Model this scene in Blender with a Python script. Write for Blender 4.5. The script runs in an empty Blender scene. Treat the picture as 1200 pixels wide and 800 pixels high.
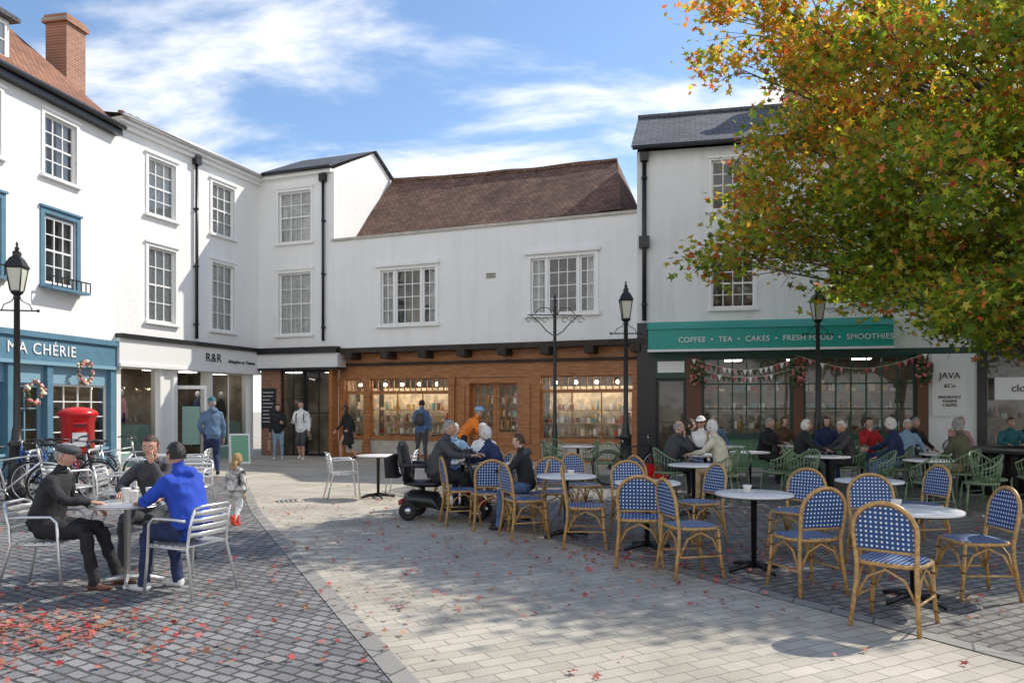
import bpy, math, random
import numpy as np
from mathutils import Vector, Matrix, noise
R=math.radians
rnd=random.Random(7)
sc=bpy.context.scene
V=Vector
# ------------------------------------------------------------ materials
_mc={}
def _nt(name):
    m=bpy.data.materials.new(name); m.use_nodes=True
    nt=m.node_tree; return m,nt,nt.nodes,nt.links,nt.nodes['Principled BSDF']
def c4(c): return (c[0],c[1],c[2],1)
def M(name,col,rough=.6,metal=0,var=0,vs=4,bump=0,bs=40,col2=None,spec=.5,emit=None,stretch=None):
    if name in _mc: return _mc[name]
    m,nt,N,L,b=_nt(name)
    b.inputs['Base Color'].default_value=c4(col)
    b.inputs['Roughness'].default_value=rough
    b.inputs['Metallic'].default_value=metal
    b.inputs['Specular IOR Level'].default_value=spec
    tc=N.new('ShaderNodeTexCoord')
    src=tc.outputs['Object']
    if stretch:
        mp=N.new('ShaderNodeMapping'); mp.inputs['Scale'].default_value=stretch; L.new(src,mp.inputs[0]); src=mp.outputs[0]
    if var or col2:
        n=N.new('ShaderNodeTexNoise'); n.inputs['Scale'].default_value=vs; n.inputs['Detail'].default_value=6
        L.new(src,n.inputs['Vector'])
        r=N.new('ShaderNodeValToRGB'); r.color_ramp.elements[0].position=.35; r.color_ramp.elements[1].position=.65
        a=[c*(1-var) for c in col]; d=[min(1,c*(1+var)) for c in col] if not col2 else col2
        r.color_ramp.elements[0].color=c4(a); r.color_ramp.elements[1].color=c4(d)
        L.new(n.outputs['Fac'],r.inputs['Fac']); L.new(r.outputs['Color'],b.inputs['Base Color'])
    if bump:
        n=N.new('ShaderNodeTexNoise'); n.inputs['Scale'].default_value=bs; n.inputs['Detail'].default_value=4
        L.new(tc.outputs['Object'],n.inputs['Vector'])
        bp=N.new('ShaderNodeBump'); bp.inputs['Strength'].default_value=bump; bp.inputs['Distance'].default_value=.02
        L.new(n.outputs['Fac'],bp.inputs['Height']); L.new(bp.outputs['Normal'],b.inputs['Normal'])
    if emit:
        b.inputs['Emission Color'].default_value=c4(emit[:3]); b.inputs['Emission Strength'].default_value=emit[3]
    _mc[name]=m; return m
def stuccoM(name,col,streak=.16,blot=.07):
    m,nt,N,L,b=_nt(name); b.inputs['Roughness'].default_value=.88
    tc=N.new('ShaderNodeTexCoord')
    def nz(scale,sx,det,lo,hi,dark):
        mp=N.new('ShaderNodeMapping'); mp.inputs['Scale'].default_value=sx; L.new(tc.outputs['Object'],mp.inputs[0])
        n=N.new('ShaderNodeTexNoise'); n.inputs['Scale'].default_value=scale; n.inputs['Detail'].default_value=det; L.new(mp.outputs[0],n.inputs['Vector'])
        r=N.new('ShaderNodeValToRGB'); r.color_ramp.elements[0].position=lo; r.color_ramp.elements[1].position=hi
        r.color_ramp.elements[0].color=(1-dark,1-dark,1-dark*1.15,1); r.color_ramp.elements[1].color=(1,1,1,1)
        L.new(n.outputs['Fac'],r.inputs['Fac']); return r.outputs['Color']
    a=nz(2.2,(1.6,1.6,.16),8,.30,.52,streak); c=nz(.7,(1,1,1),8,.35,.65,blot); d=nz(9,(1,1,1),5,.3,.5,.03)
    cur=None
    for q in (a,c,d):
        x=N.new('ShaderNodeMix'); x.data_type='RGBA'; x.blend_type='MULTIPLY'; x.inputs['Factor'].default_value=1
        if cur is None: x.inputs['A'].default_value=c4(col)
        else: L.new(cur,x.inputs['A'])
        L.new(q,x.inputs['B']); cur=x.outputs['Result']
    L.new(cur,b.inputs['Base Color'])
    n=N.new('ShaderNodeTexNoise'); n.inputs['Scale'].default_value=6; n.inputs['Detail'].default_value=8; L.new(tc.outputs['Object'],n.inputs['Vector'])
    bp=N.new('ShaderNodeBump'); bp.inputs['Strength'].default_value=.45; bp.inputs['Distance'].default_value=.025
    L.new(n.outputs['Fac'],bp.inputs['Height']); L.new(bp.outputs['Normal'],b.inputs['Normal'])
    return m
def brickM(name,c1,c2,mor,bw,bh,ms,rot=0,plane='xy',bump=.5,rough=.8,zs=1.0,stain=.25,bd=.02,wob=0.0):
    if name in _mc: return _mc[name]
    m,nt,N,L,b=_nt(name)
    tc=N.new('ShaderNodeTexCoord'); sx=N.new('ShaderNodeSeparateXYZ'); cx=N.new('ShaderNodeCombineXYZ')
    L.new(tc.outputs['Object'],sx.inputs[0])
    L.new(sx.outputs['X'],cx.inputs['X'])
    if plane=='xy': L.new(sx.outputs['Y'],cx.inputs['Y'])
    else:
        mm=N.new('ShaderNodeMath'); mm.operation='MULTIPLY'; mm.inputs[1].default_value=zs
        L.new(sx.outputs['Z'],mm.inputs[0]); L.new(mm.outputs[0],cx.inputs['Y'])
    mp=N.new('ShaderNodeMapping'); mp.inputs['Rotation'].default_value=(0,0,rot)
    L.new(cx.outputs[0],mp.inputs['Vector'])
    src=mp.outputs[0]
    if wob:
        nw=N.new('ShaderNodeTexNoise'); nw.inputs['Scale'].default_value=5; L.new(src,nw.inputs['Vector'])
        vs=N.new('ShaderNodeVectorMath'); vs.operation='SUBTRACT'; vs.inputs[1].default_value=(.5,.5,.5)
        L.new(nw.outputs['Color'],vs.inputs[0])
        vm=N.new('ShaderNodeVectorMath'); vm.operation='SCALE'; vm.inputs['Scale'].default_value=wob; L.new(vs.outputs[0],vm.inputs[0])
        va=N.new('ShaderNodeVectorMath'); va.operation='ADD'; L.new(src,va.inputs[0]); L.new(vm.outputs[0],va.inputs[1]); src=va.outputs[0]
    br=N.new('ShaderNodeTexBrick'); br.inputs['Scale'].default_value=1
    br.inputs['Color1'].default_value=c4(c1); br.inputs['Color2'].default_value=c4(c2); br.inputs['Mortar'].default_value=c4(mor)
    br.inputs['Brick Width'].default_value=bw; br.inputs['Row Height'].default_value=bh; br.inputs['Mortar Size'].default_value=ms
    br.inputs['Mortar Smooth'].default_value=.4
    L.new(src,br.inputs['Vector'])
    n=N.new('ShaderNodeTexNoise'); n.inputs['Scale'].default_value=.7; n.inputs['Detail'].default_value=9; n.inputs['Roughness'].default_value=.65
    L.new(tc.outputs['Object'],n.inputs['Vector'])
    rp=N.new('ShaderNodeValToRGB'); rp.color_ramp.elements[0].position=.3; rp.color_ramp.elements[1].position=.7
    rp.color_ramp.elements[0].color=(1-stain,)*3+(1,); rp.color_ramp.elements[1].color=(1+stain*.4,)*3+(1,)
    L.new(n.outputs['Fac'],rp.inputs['Fac'])
    mx=N.new('ShaderNodeMix'); mx.data_type='RGBA'; mx.blend_type='MULTIPLY'; mx.inputs['Factor'].default_value=1
    L.new(br.outputs['Color'],mx.inputs['A']); L.new(rp.outputs['Color'],mx.inputs['B'])
    n2=N.new('ShaderNodeTexNoise'); n2.inputs['Scale'].default_value=60; n2.inputs['Detail'].default_value=3
    L.new(tc.outputs['Object'],n2.inputs['Vector'])
    L.new(mx.outputs['Result'],b.inputs['Base Color'])
    b.inputs['Roughness'].default_value=rough
    ma=N.new('ShaderNodeMath'); ma.operation='MULTIPLY_ADD'; ma.inputs[1].default_value=-1.0
    L.new(br.outputs['Fac'],ma.inputs[0]); 
    m3=N.new('ShaderNodeMath'); m3.operation='MULTIPLY'; m3.inputs[1].default_value=.5; L.new(n2.outputs['Fac'],m3.inputs[0]); L.new(m3.outputs[0],ma.inputs[2])
    bp=N.new('ShaderNodeBump'); bp.inputs['Strength'].default_value=bump; bp.inputs['Distance'].default_value=bd
    L.new(ma.outputs[0],bp.inputs['Height']); L.new(bp.outputs['Normal'],b.inputs['Normal'])
    _mc[name]=m; return m
def glassM(name,tint=(.75,.8,.8),gl=.10):
    m,nt,N,L,b=_nt(name); N.remove(b)
    o=[n for n in N if n.type=='OUTPUT_MATERIAL'][0]
    t=N.new('ShaderNodeBsdfTransparent'); t.inputs[0].default_value=c4(tint)
    g=N.new('ShaderNodeBsdfGlossy'); g.inputs['Roughness'].default_value=.03; g.inputs[0].default_value=(1,1,1,1)
    tc=N.new('ShaderNodeTexCoord'); nz=N.new('ShaderNodeTexNoise'); nz.inputs['Scale'].default_value=1.3
    L.new(tc.outputs['Object'],nz.inputs['Vector'])
    bp=N.new('ShaderNodeBump'); bp.inputs['Strength'].default_value=.25; bp.inputs['Distance'].default_value=.03
    L.new(nz.outputs['Fac'],bp.inputs['Height']); L.new(bp.outputs['Normal'],g.inputs['Normal'])
    f=N.new('ShaderNodeFresnel'); f.inputs['IOR'].default_value=1.5
    a=N.new('ShaderNodeMath'); a.operation='ADD'; a.inputs[1].default_value=gl; L.new(f.outputs[0],a.inputs[0])
    mx=N.new('ShaderNodeMixShader'); L.new(a.outputs[0],mx.inputs[0]); L.new(t.outputs[0],mx.inputs[1]); L.new(g.outputs[0],mx.inputs[2])
    L.new(mx.outputs[0],o.inputs[0]); return m
def weaveM(name,plane):
    m,nt,N,L,b=_nt(name)
    tc=N.new('ShaderNodeTexCoord'); sx=N.new('ShaderNodeSeparateXYZ'); L.new(tc.outputs['Object'],sx.inputs[0])
    def mth(op,a,bv):
        n=N.new('ShaderNodeMath'); n.operation=op
        if hasattr(a,'links'): L.new(a,n.inputs[0])
        else: n.inputs[0].default_value=a
        if bv is not None:
            if hasattr(bv,'links'): L.new(bv,n.inputs[1])
            else: n.inputs[1].default_value=bv
        return n.outputs[0]
    A=sx.outputs['X']; B=sx.outputs['Y'] if plane=='xy' else sx.outputs['Z']
    p=mth('ADD',A,B); q=mth('SUBTRACT',A,B)
    k=92
    s=mth('MULTIPLY',mth('SINE',mth('MULTIPLY',p,k),None),mth('SINE',mth('MULTIPLY',q,k),None))
    g=mth('GREATER_THAN',s,.55)
    mx=N.new('ShaderNodeMix'); mx.data_type='RGBA'
    L.new(g,mx.inputs['Factor']); mx.inputs['A'].default_value=(.015,.07,.22,1); mx.inputs['B'].default_value=(.75,.78,.8,1)
    L.new(mx.outputs['Result'],b.inputs['Base Color']); b.inputs['Roughness'].default_value=.45
    bp=N.new('ShaderNodeBump'); bp.inputs['Strength'].default_value=.4; bp.inputs['Distance'].default_value=.004
    L.new(s,bp.inputs['Height']); L.new(bp.outputs['Normal'],b.inputs['Normal'])
    return m
# ------------------------------------------------------------ mesh builder
class MB:
    def __init__(s): s.v=[];s.f=[];s.m=[];s.mats=[];s.sm=[]
    def mi(s,mat):
        if mat not in s.mats: s.mats.append(mat)
        return s.mats.index(mat)
    def add(s,vs,fs,mat,smooth=False):
        o=len(s.v); s.v.extend([tuple(v) for v in vs]); k=s.mi(mat)
        for f in fs: s.f.append(tuple(i+o for i in f)); s.m.append(k); s.sm.append(smooth)
    def box(s,x0,x1,y0,y1,z0,z1,mat,mtx=None):
        vs=[V((x,y,z)) for z in (z0,z1) for y in (y0,y1) for x in (x0,x1)]
        if mtx is not None: vs=[mtx@v for v in vs]
        s.add(vs,[(0,2,3,1),(4,5,7,6),(0,1,5,4),(2,6,7,3),(0,4,6,2),(1,3,7,5)],mat)
    def boxc(s,c,size,mat,rz=0,rx=0,ry=0):
        m=Matrix.Translation(c)@Matrix.Rotation(rz,4,'Z')@Matrix.Rotation(ry,4,'Y')@Matrix.Rotation(rx,4,'X')
        a,b,d=[q/2 for q in size]; s.box(-a,a,-b,b,-d,d,mat,m)
    def quad(s,pts,mat): s.add(pts,[tuple(range(len(pts)))],mat)
    def tube(s,pts,rad,mat,n=8,side=None,smooth=True,closed=False):
        pts=[V(p) for p in pts]; k=len(pts)
        if not isinstance(rad,(list,tuple)): rad=[rad]*k
        vs=[];prev=None
        for i,p in enumerate(pts):
            if closed: t=pts[(i+1)%k]-pts[i-1]
            else: t=pts[min(i+1,k-1)]-pts[max(i-1,0)]
            t=t.normalized() if t.length>1e-9 else V((0,0,1))
            if side is not None: a=V(side)
            elif prev is not None: a=prev
            else: a=V((1,0,0)) if abs(t.x)<.8 else V((0,1,0))
            a=(a-t*a.dot(t)).normalized(); b=t.cross(a); prev=a
            r=rad[i]; ra,rb=r if isinstance(r,(list,tuple)) else (r,r)
            for j in range(n):
                th=2*math.pi*j/n; vs.append(p+a*ra*math.cos(th)+b*rb*math.sin(th))
        fs=[]
        for i in range(k if closed else k-1):
            i2=(i+1)%k
            for j in range(n): fs.append((i*n+j,i*n+(j+1)%n,i2*n+(j+1)%n,i2*n+j))
        if not closed: fs.append(tuple(range(n-1,-1,-1))); fs.append(tuple((k-1)*n+j for j in range(n)))
        s.add(vs,fs,mat,smooth)
    def lathe(s,prof,mat,n=16,c=(0,0,0),smooth=True,a0=0):
        vs=[];fs=[]
        for r,z in prof:
            for j in range(n):
                th=a0+2*math.pi*j/n; vs.append((c[0]+r*math.cos(th),c[1]+r*math.sin(th),c[2]+z))
        for i in range(len(prof)-1):
            for j in range(n): fs.append((i*n+j,i*n+(j+1)%n,(i+1)*n+(j+1)%n,(i+1)*n+j))
        fs.append(tuple(range(n-1,-1,-1))); k=len(prof)-1; fs.append(tuple(k*n+j for j in range(n)))
        s.add(vs,fs,mat,smooth)
    def sphere(s,c,r,mat,nu=12,nv=8,rot=None,fn=None,keep=None):
        if not isinstance(r,(tuple,list)): r=(r,r,r)
        vs=[];us=[]
        for i in range(nv+1):
            ph=math.pi*i/nv
            for j in range(nu):
                th=2*math.pi*j/nu; u=V((math.sin(ph)*math.cos(th),math.sin(ph)*math.sin(th),math.cos(ph))); us.append(u)
                p=V((u.x*r[0],u.y*r[1],u.z*r[2]))
                if fn: p=fn(u,p)
                if rot is not None: p=rot@p
                vs.append(p+V(c))
        fs=[]
        for i in range(nv):
            for j in range(nu):
                q=(i*nu+j,(i+1)*nu+j,(i+1)*nu+(j+1)%nu,i*nu+(j+1)%nu)
                if keep:
                    cu=(us[q[0]]+us[q[1]]+us[q[2]]+us[q[3]])/4
                    if not keep(cu): continue
                fs.append(q)
        s.add(vs,fs,mat,True)
    def mesh(s,name):
        me=bpy.data.meshes.new(name); me.from_pydata(s.v,[],s.f)
        for m in s.mats: me.materials.append(m)
        me.polygons.foreach_set('material_index',s.m); me.polygons.foreach_set('use_smooth',s.sm); me.update(); return me
    def obj(s,name,loc=(0,0,0),rz=0,parent=None,bevel=0):
        return inst(name,s.mesh(name),loc,rz,parent,bevel)
def inst(name,me,loc=(0,0,0),rz=0,parent=None,bevel=0):
    o=bpy.data.objects.new(name,me); sc.collection.objects.link(o)
    o.location=loc; o.rotation_euler=(0,0,rz)
    if parent: o.parent=parent
    if bevel:
        b=o.modifiers.new('b','BEVEL'); b.width=bevel; b.segments=2; b.limit_method='ANGLE'
    return o
def empty(name,loc=(0,0,0),rz=0):
    o=bpy.data.objects.new(name,None); sc.collection.objects.link(o); o.location=loc; o.rotation_euler=(0,0,rz); return o
def text(body,size,loc,parent,mat,name='lettering',sp=1.0,rx=math.pi/2):
    cu=bpy.data.curves.new(name,'FONT'); cu.body=body; cu.size=size; cu.align_x='CENTER'; cu.align_y='CENTER'; cu.extrude=.006; cu.space_character=sp
    cu.materials.append(mat); o=bpy.data.objects.new(name,cu); sc.collection.objects.link(o)
    o.location=loc; o.rotation_euler=(rx,0,0); o.parent=parent; return o
# ------------------------------------------------------------ palette
stucco=stuccoM('white_stucco',(.85,.845,.825),.05,.03)
stucco2=stuccoM('cream_stucco',(.86,.86,.85),.055,.045)
stucco3=stuccoM('weathered_stucco',(.82,.825,.82),.13,.07)
white=M('white_paint',(.84,.84,.82),.45)
black=M('black_paint',(.015,.015,.017),.35)
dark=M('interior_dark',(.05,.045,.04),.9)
inwall=M('interior_wall',(.26,.23,.19),.9,var=.5,vs=1.6)
curtain=M('curtain',(.75,.75,.73),.9,var=.12,vs=9)
glass=glassM('window_glass',(.86,.88,.88),.04)
shopglass=glassM('shop_glass',(.93,.95,.95),.02)
blue=M('shop_blue',(.09,.20,.28),.5,var=.08)
bluel=M('shop_blue_light',(.20,.35,.44),.5)
wood=M('oak_wood',(.33,.125,.04),.5,col2=(.46,.20,.07),vs=5,var=.1,stretch=(.6,1,4))
woodd=M('dark_timber',(.035,.025,.02),.7,var=.3)
stone=M('pale_stone',(.5,.46,.4),.8,var=.15,bump=.3)
green=M('cafe_green',(.015,.33,.27),.4,var=.05)
greend=M('cafe_dark_green',(.02,.07,.05),.5)
slate=brickM('slate',(.09,.095,.105),(.13,.135,.15),(.03,.03,.03),.3,.2,.012,plane='xz',zs=1.4,bump=.7)
tile=brickM('clay_tile',(.17,.085,.055),(.30,.165,.11),(.055,.032,.024),.17,.12,.012,plane='xz',zs=1.35,bump=1.0,stain=.55)
tiler=brickM('red_clay_tile',(.28,.12,.06),(.44,.20,.11),(.1,.04,.03),.17,.12,.012,plane='xz',zs=1.35,bump=1.0,stain=.5)
redbrick=brickM('red_brick',(.32,.12,.065),(.42,.18,.1),(.4,.36,.3),.22,.075,.01,plane='xz',bump=.5)
pave=brickM('pale_pavers',(.53,.475,.385),(.42,.38,.31),(.26,.23,.19),.25,.125,.006,rot=R(-28),bump=.35,stain=.35)
setts=brickM('dark_setts',(.16,.16,.168),(.285,.28,.272),(.075,.072,.066),.15,.10,.013,rot=R(32),bump=.8,stain=.4,wob=.05)
setts2=brickM('grey_setts',(.175,.17,.16),(.30,.28,.25),(.085,.078,.07),.17,.11,.013,rot=R(-29),bump=.8,stain=.45,wob=.05)
kerbst=brickM('kerb_stone',(.33,.31,.28),(.26,.25,.225),(.12,.12,.11),.6,.3,.01,rot=R(-62),bump=.4)
groundm=brickM('paving_base',(.53,.48,.39),(.44,.40,.325),(.26,.23,.19),.4,.2,.008,rot=R(20),bump=.3,stain=.3)
alu=M('aluminium',(.7,.7,.69),.35,metal=.75)
bamboo=M('bamboo',(.48,.28,.10),.45,var=.25,vs=30)
bamring=M('bamboo_ring',(.12,.06,.025),.5)
wv_s=weaveM('weave_seat','xy'); wv_b=weaveM('weave_back','xz')
gchair=M('green_wicker',(.16,.23,.13),.5,var=.2,vs=40)
marble=M('table_white',(.76,.75,.73),.3,var=.05)
rubber=M('rubber',(.02,.02,.02),.8)
chrome=M('chrome',(.6,.6,.6),.2,metal=1)
postred=M('post_red',(.60,.012,.015),.3)
bulb=M('shop_lamp_glow',(1,.9,.7),.5,emit=(1,.82,.55,24))
bulbc=M('shop_panel_glow',(1,1,1),.5,emit=(1,.93,.82,9))
bulbw=M('shop_strip_glow',(1,1,1),.5,emit=(1,.88,.68,16))
# ------------------------------------------------------------ world, sun, camera
SUN=V((.87,.49,0)).normalized(); EL=R(44)
sv=V((SUN.x*math.cos(EL),SUN.y*math.cos(EL),math.sin(EL)))
w=bpy.data.worlds.new('World'); sc.world=w; w.use_nodes=True
N=w.node_tree.nodes; L=w.node_tree.links; bg=N['Background']
sky=N.new('ShaderNodeTexSky'); sky.sky_type='NISHITA'; sky.sun_disc=False; sky.sun_elevation=EL; sky.sun_rotation=math.atan2(sv.x,sv.y)
sky.air_density=1.0; sky.dust_density=.4; sky.ozone_density=2.0
hs_=N.new('ShaderNodeHueSaturation'); hs_.inputs['Saturation'].default_value=1.1; hs_.inputs['Value'].default_value=1.3; L.new(sky.outputs[0],hs_.inputs['Color'])
tc=N.new('ShaderNodeTexCoord'); sp=N.new('ShaderNodeSeparateXYZ'); L.new(tc.outputs['Generated'],sp.inputs[0])
def wm(op,a,b=None,c=None):
    n=N.new('ShaderNodeMath'); n.operation=op
    for i,q in enumerate((a,b,c)):
        if q is None: continue
        if hasattr(q,'links'): L.new(q,n.inputs[i])
        else: n.inputs[i].default_value=q
    return n.outputs[0]
zz=wm('ADD',wm('MAXIMUM',sp.outputs['Z'],0.0),.22)
cx=N.new('ShaderNodeCombineXYZ'); L.new(wm('DIVIDE',sp.outputs['X'],zz),cx.inputs['X']); L.new(wm('DIVIDE',sp.outputs['Y'],zz),cx.inputs['Y'])
mp=N.new('ShaderNodeMapping'); mp.inputs['Location'].default_value=(3.1,.7,0); mp.inputs['Rotation'].default_value=(0,0,R(20)); mp.inputs['Scale'].default_value=(1.0,1.7,1)
L.new(cx.outputs[0],mp.inputs[0])
nz=N.new('ShaderNodeTexNoise'); nz.inputs['Scale'].default_value=1.7; nz.inputs['Detail'].default_value=13; nz.inputs['Roughness'].default_value=.58; nz.inputs['Distortion'].default_value=.35
L.new(mp.outputs[0],nz.inputs['Vector'])
low=wm('MULTIPLY',wm('SUBTRACT',.40,sp.outputs['Z']),.62)
fac=wm('ADD',nz.outputs['Fac'],low)
fac=wm('ADD',fac,wm('MULTIPLY',wm('MAXIMUM',wm('MULTIPLY',sp.outputs['Y'],-1.0),0.0),.34))  # extra cloud added in the unseen sky behind the camera, for brighter fill light
rp=N.new('ShaderNodeValToRGB'); rp.color_ramp.elements[0].position=.47; rp.color_ramp.elements[1].position=.70
rp.color_ramp.elements[0].color=(0.03,.03,.03,1); rp.color_ramp.elements[1].color=(.97,.97,.97,1); rp.color_ramp.interpolation='EASE'
L.new(fac,rp.inputs['Fac'])
mx=N.new('ShaderNodeMix'); mx.data_type='RGBA'; L.new(rp.outputs['Color'],mx.inputs['Factor'])
L.new(hs_.outputs[0],mx.inputs['A']); mx.inputs['B'].default_value=(8.0,8.1,8.3,1)
L.new(mx.outputs['Result'],bg.inputs['Color']); bg.inputs['Strength'].default_value=.15
sl=bpy.data.lights.new('sun','SUN'); sl.energy=5; sl.angle=R(.5); sl.color=(1,.94,.84)
so=bpy.data.objects.new('sun',sl); sc.collection.objects.link(so); so.rotation_euler=(-sv).to_track_quat('-Z','Y').to_euler(); so.location=(20,0,30)
cam=bpy.data.cameras.new('camera'); co=bpy.data.objects.new('camera',cam); sc.collection.objects.link(co)
co.location=(0,0,1.55); co.rotation_euler=(R(90),0,0); cam.lens=27; cam.sensor_width=36; cam.shift_y=.065; cam.clip_end=800; cam.clip_start=.05
sc.camera=co
sc.view_settings.view_transform='Standard'; sc.view_settings.look='None'; sc.view_settings.exposure=0
# ------------------------------------------------------------ ground
b=MB(); b.quad([(-300,-300,0),(300,-300,0),(300,300,0),(-300,300,0)],groundm); b.obj('ground')
b=MB(); b.quad([(1.0,.8,.004),(5.4,.8,.004),(3.13,4.7,.004),(.51,9.18,.004),(-2.4,14.4,.004),(-4.3,20,.004),(-7.6,21.5,.004),(-3.8,11.4,.004),(-.6,4.33,.004)],pave); b.obj('paved_path')
b=MB(); b.quad([(5.4,.8,.005),(22,.8,.005),(22,15,.005),(13,16.5,.005),(3.5,17.6,.005),(-1.2,17.6,.005),(-2.4,14.4,.005),(.51,9.18,.005),(3.13,4.7,.005)],setts2); b.obj('cobbled_terrace')
b=MB(); b.quad([(1.0,.8,.005),(-.6,4.33,.005),(-3.8,11.4,.005),(-6.2,17.5,.005),(-9.6,17.5,.005),(-14,6,.005),(-14,.8,.005)],setts); b.obj('cobbled_square')
b=MB()
def strip(pts,wd,z):
    for i,(a,c) in enumerate(zip(pts[:-1],pts[1:])):
        a=V(a);c=V(c);d=(c-a).normalized();n=V((-d.y,d.x))*wd/2; z+=.0006
        b.quad([(*(a-n),z),(*(c-n),z),(*(c+n),z),(*(a+n),z)],kerbst)
strip([(1.0,.8),(-.6,4.33),(-3.8,11.4),(-6.2,17.5)],.14,.009)
strip([(5.4,.8),(3.13,4.7),(.51,9.18),(-2.4,14.4)],.14,.0092)
b.obj('drainage_channel')
# ------------------------------------------------------------ facades
def wall(mb,x0,x1,z0,z1,ops,mat,y=0,depth=.14,rev=None):
    xs=sorted(set([x0,x1]+[o[0] for o in ops]+[o[1] for o in ops])); zs=sorted(set([z0,z1]+[o[2] for o in ops]+[o[3] for o in ops]))
    for xa,xb in zip(xs[:-1],xs[1:]):
        for za,zb in zip(zs[:-1],zs[1:]):
            cx_=(xa+xb)/2; cz=(za+zb)/2
            if any(o[0]<cx_<o[1] and o[2]<cz<o[3] for o in ops): continue
            mb.quad([(xa,y,za),(xb,y,za),(xb,y,zb),(xa,y,zb)],mat)
    rm=rev or mat
    for o in ops:
        a,c,d,e=o[:4]; y2=y+depth
        mb.quad([(a,y,d),(a,y2,d),(c,y2,d),(c,y,d)],rm); mb.quad([(a,y,e),(c,y,e),(c,y2,e),(a,y2,e)],rm)
        mb.quad([(a,y,d),(a,y,e),(a,y2,e),(a,y2,d)],rm); mb.quad([(c,y,d),(c,y2,d),(c,y2,e),(c,y,e)],rm)
def glaze(mb,x0,x1,z0,z1,cols,rows,fr,gl,y,fw=.05,bw=.024,meet=False):
    mb.quad([(x0+.01,y+.03,z0+.01),(x1-.01,y+.03,z0+.01),(x1-.01,y+.03,z1-.01),(x0+.01,y+.03,z1-.01)],gl)
    mb.box(x0,x0+fw,y,y+.05,z0,z1,fr); mb.box(x1-fw,x1,y,y+.05,z0,z1,fr)
    mb.box(x0+fw,x1-fw,y,y+.05,z0,z0+fw,fr); mb.box(x0+fw,x1-fw,y,y+.05,z1-fw,z1,fr)
    a,c,d,e=x0+fw,x1-fw,z0+fw,z1-fw
    for i in range(1,cols):
        x=a+(c-a)*i/cols; mb.box(x-bw/2,x+bw/2,y+.006,y+.044,d,e,fr)
    for i in range(1,rows):
        z=d+(e-d)*i/rows; wdt=.045 if (meet and i*2==rows) else bw
        mb.box(a,c,y+.009,y+.041,z-wdt/2,z+wdt/2,fr)
def sash(mb,x0,x1,z0,z1,fr,cols=3,rows=4,curt=1,case=.09,y=0):
    g=.0
    glaze(mb,x0+g,x1-g,z0,z1,cols,rows,fr,glass,y+.07,meet=True)
    c=case
    mb.box(x0-c,x0,y-.03,y+.02,z0-.02,z1+c,fr); mb.box(x1,x1+c,y-.03,y+.02,z0-.02,z1+c,fr)
    mb.box(x0,x1,y-.03,y+.02,z1,z1+c,fr); mb.box(x0-c-.04,x1+c+.04,y-.10,y+.07,z0-.09,z0-.02,fr)
    mb.box(x0-c-.03,x1+c+.03,y-.07,y+.02,z1+c,z1+c+.05,fr)
    W=x1-x0
    if curt==1:
        for sgn in (0,1):
            n=9; wd=W*rnd.uniform(.3,.42)
            for i in range(n):
                xa=(x0+wd*i/n) if not sgn else (x1-wd*(i+1)/n); 
                yy=y+.2+(.04 if i%2 else 0); yb=y+.2+(0 if i%2 else .04)
                mb.quad([(xa,yy,z0),(xa+wd/n,yb,z0),(xa+wd/n,yb,z1),(xa,yy,z1)],curtain)
    if curt==2: 
        n=16
        for i in range(n):
            xa=x0+W*i/n; yy=y+.15+(.03 if i%2 else 0); yb=y+.15+(0 if i%2 else .03)
            mb.quad([(xa,yy,z0),(xa+W/n,yb,z0),(xa+W/n,yb,z1),(xa,yy,z1)],curtain)
def shell(mb,x0,x1,z1,depth,mat,y0=0.0,left=True,right=True):
    y0=y0+.003
    if left: mb.quad([(x0,y0,0),(x0,y0,z1),(x0,depth,z1),(x0,depth,0)],mat)
    if right: mb.quad([(x1,y0,0),(x1,depth,0),(x1,depth,z1),(x1,y0,z1)],mat)
    mb.quad([(x0,depth,0),(x0,depth,z1),(x1,depth,z1),(x1,depth,0)],mat)
def interior(mb,x0,x1,z0,z1,y,d=2.2,lamps=0,lm=None):
    mb.quad([(x0,y+d,z0),(x1,y+d,z0),(x1,y+d,z1),(x0,y+d,z1)],inwall)
    mb.quad([(x0,y,z1),(x1,y,z1),(x1,y+d,z1),(x0,y+d,z1)],inwall)
    mb.quad([(x0,y,z0+.02),(x1,y,z0+.02),(x1,y+d,z0+.02),(x0,y+d,z0+.02)],inwall)
    mb.quad([(x0+.02,y,z0),(x0+.02,y+d,z0),(x0+.02,y+d,z1),(x0+.02,y,z1)],inwall); mb.quad([(x1-.02,y,z0),(x1-.02,y+d,z0),(x1-.02,y+d,z1),(x1-.02,y,z1)],inwall)
    for k in range(lamps):
        x=x0+(x1-x0)*(k+.5)/lamps
        mb.box(x-.22,x+.22,y+.45,y+.75,z1-.06,z1-.02,lm)
pal_warm=[M('d_cream',(.78,.68,.48),.6),M('d_gold',(.6,.38,.1),.4,metal=.3),M('d_white',(.82,.8,.75),.5),M('d_red',(.5,.06,.05),.5),M('d_brown',(.25,.12,.06),.6),M('d_silver',(.6,.6,.6),.3,metal=.6),M('d_teal',(.15,.38,.38),.5)]
pal_cool=[M('d_grey',(.35,.35,.35),.6),M('d_white2',(.75,.75,.75),.5),M('d_sea',(.35,.55,.5),.5),M('d_navy',(.03,.05,.12),.6),M('d_pink',(.6,.3,.35),.6),M('d_black',(.03,.03,.03),.6)]
shelf=M('shelf_wood',(.4,.28,.17),.6)
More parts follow.
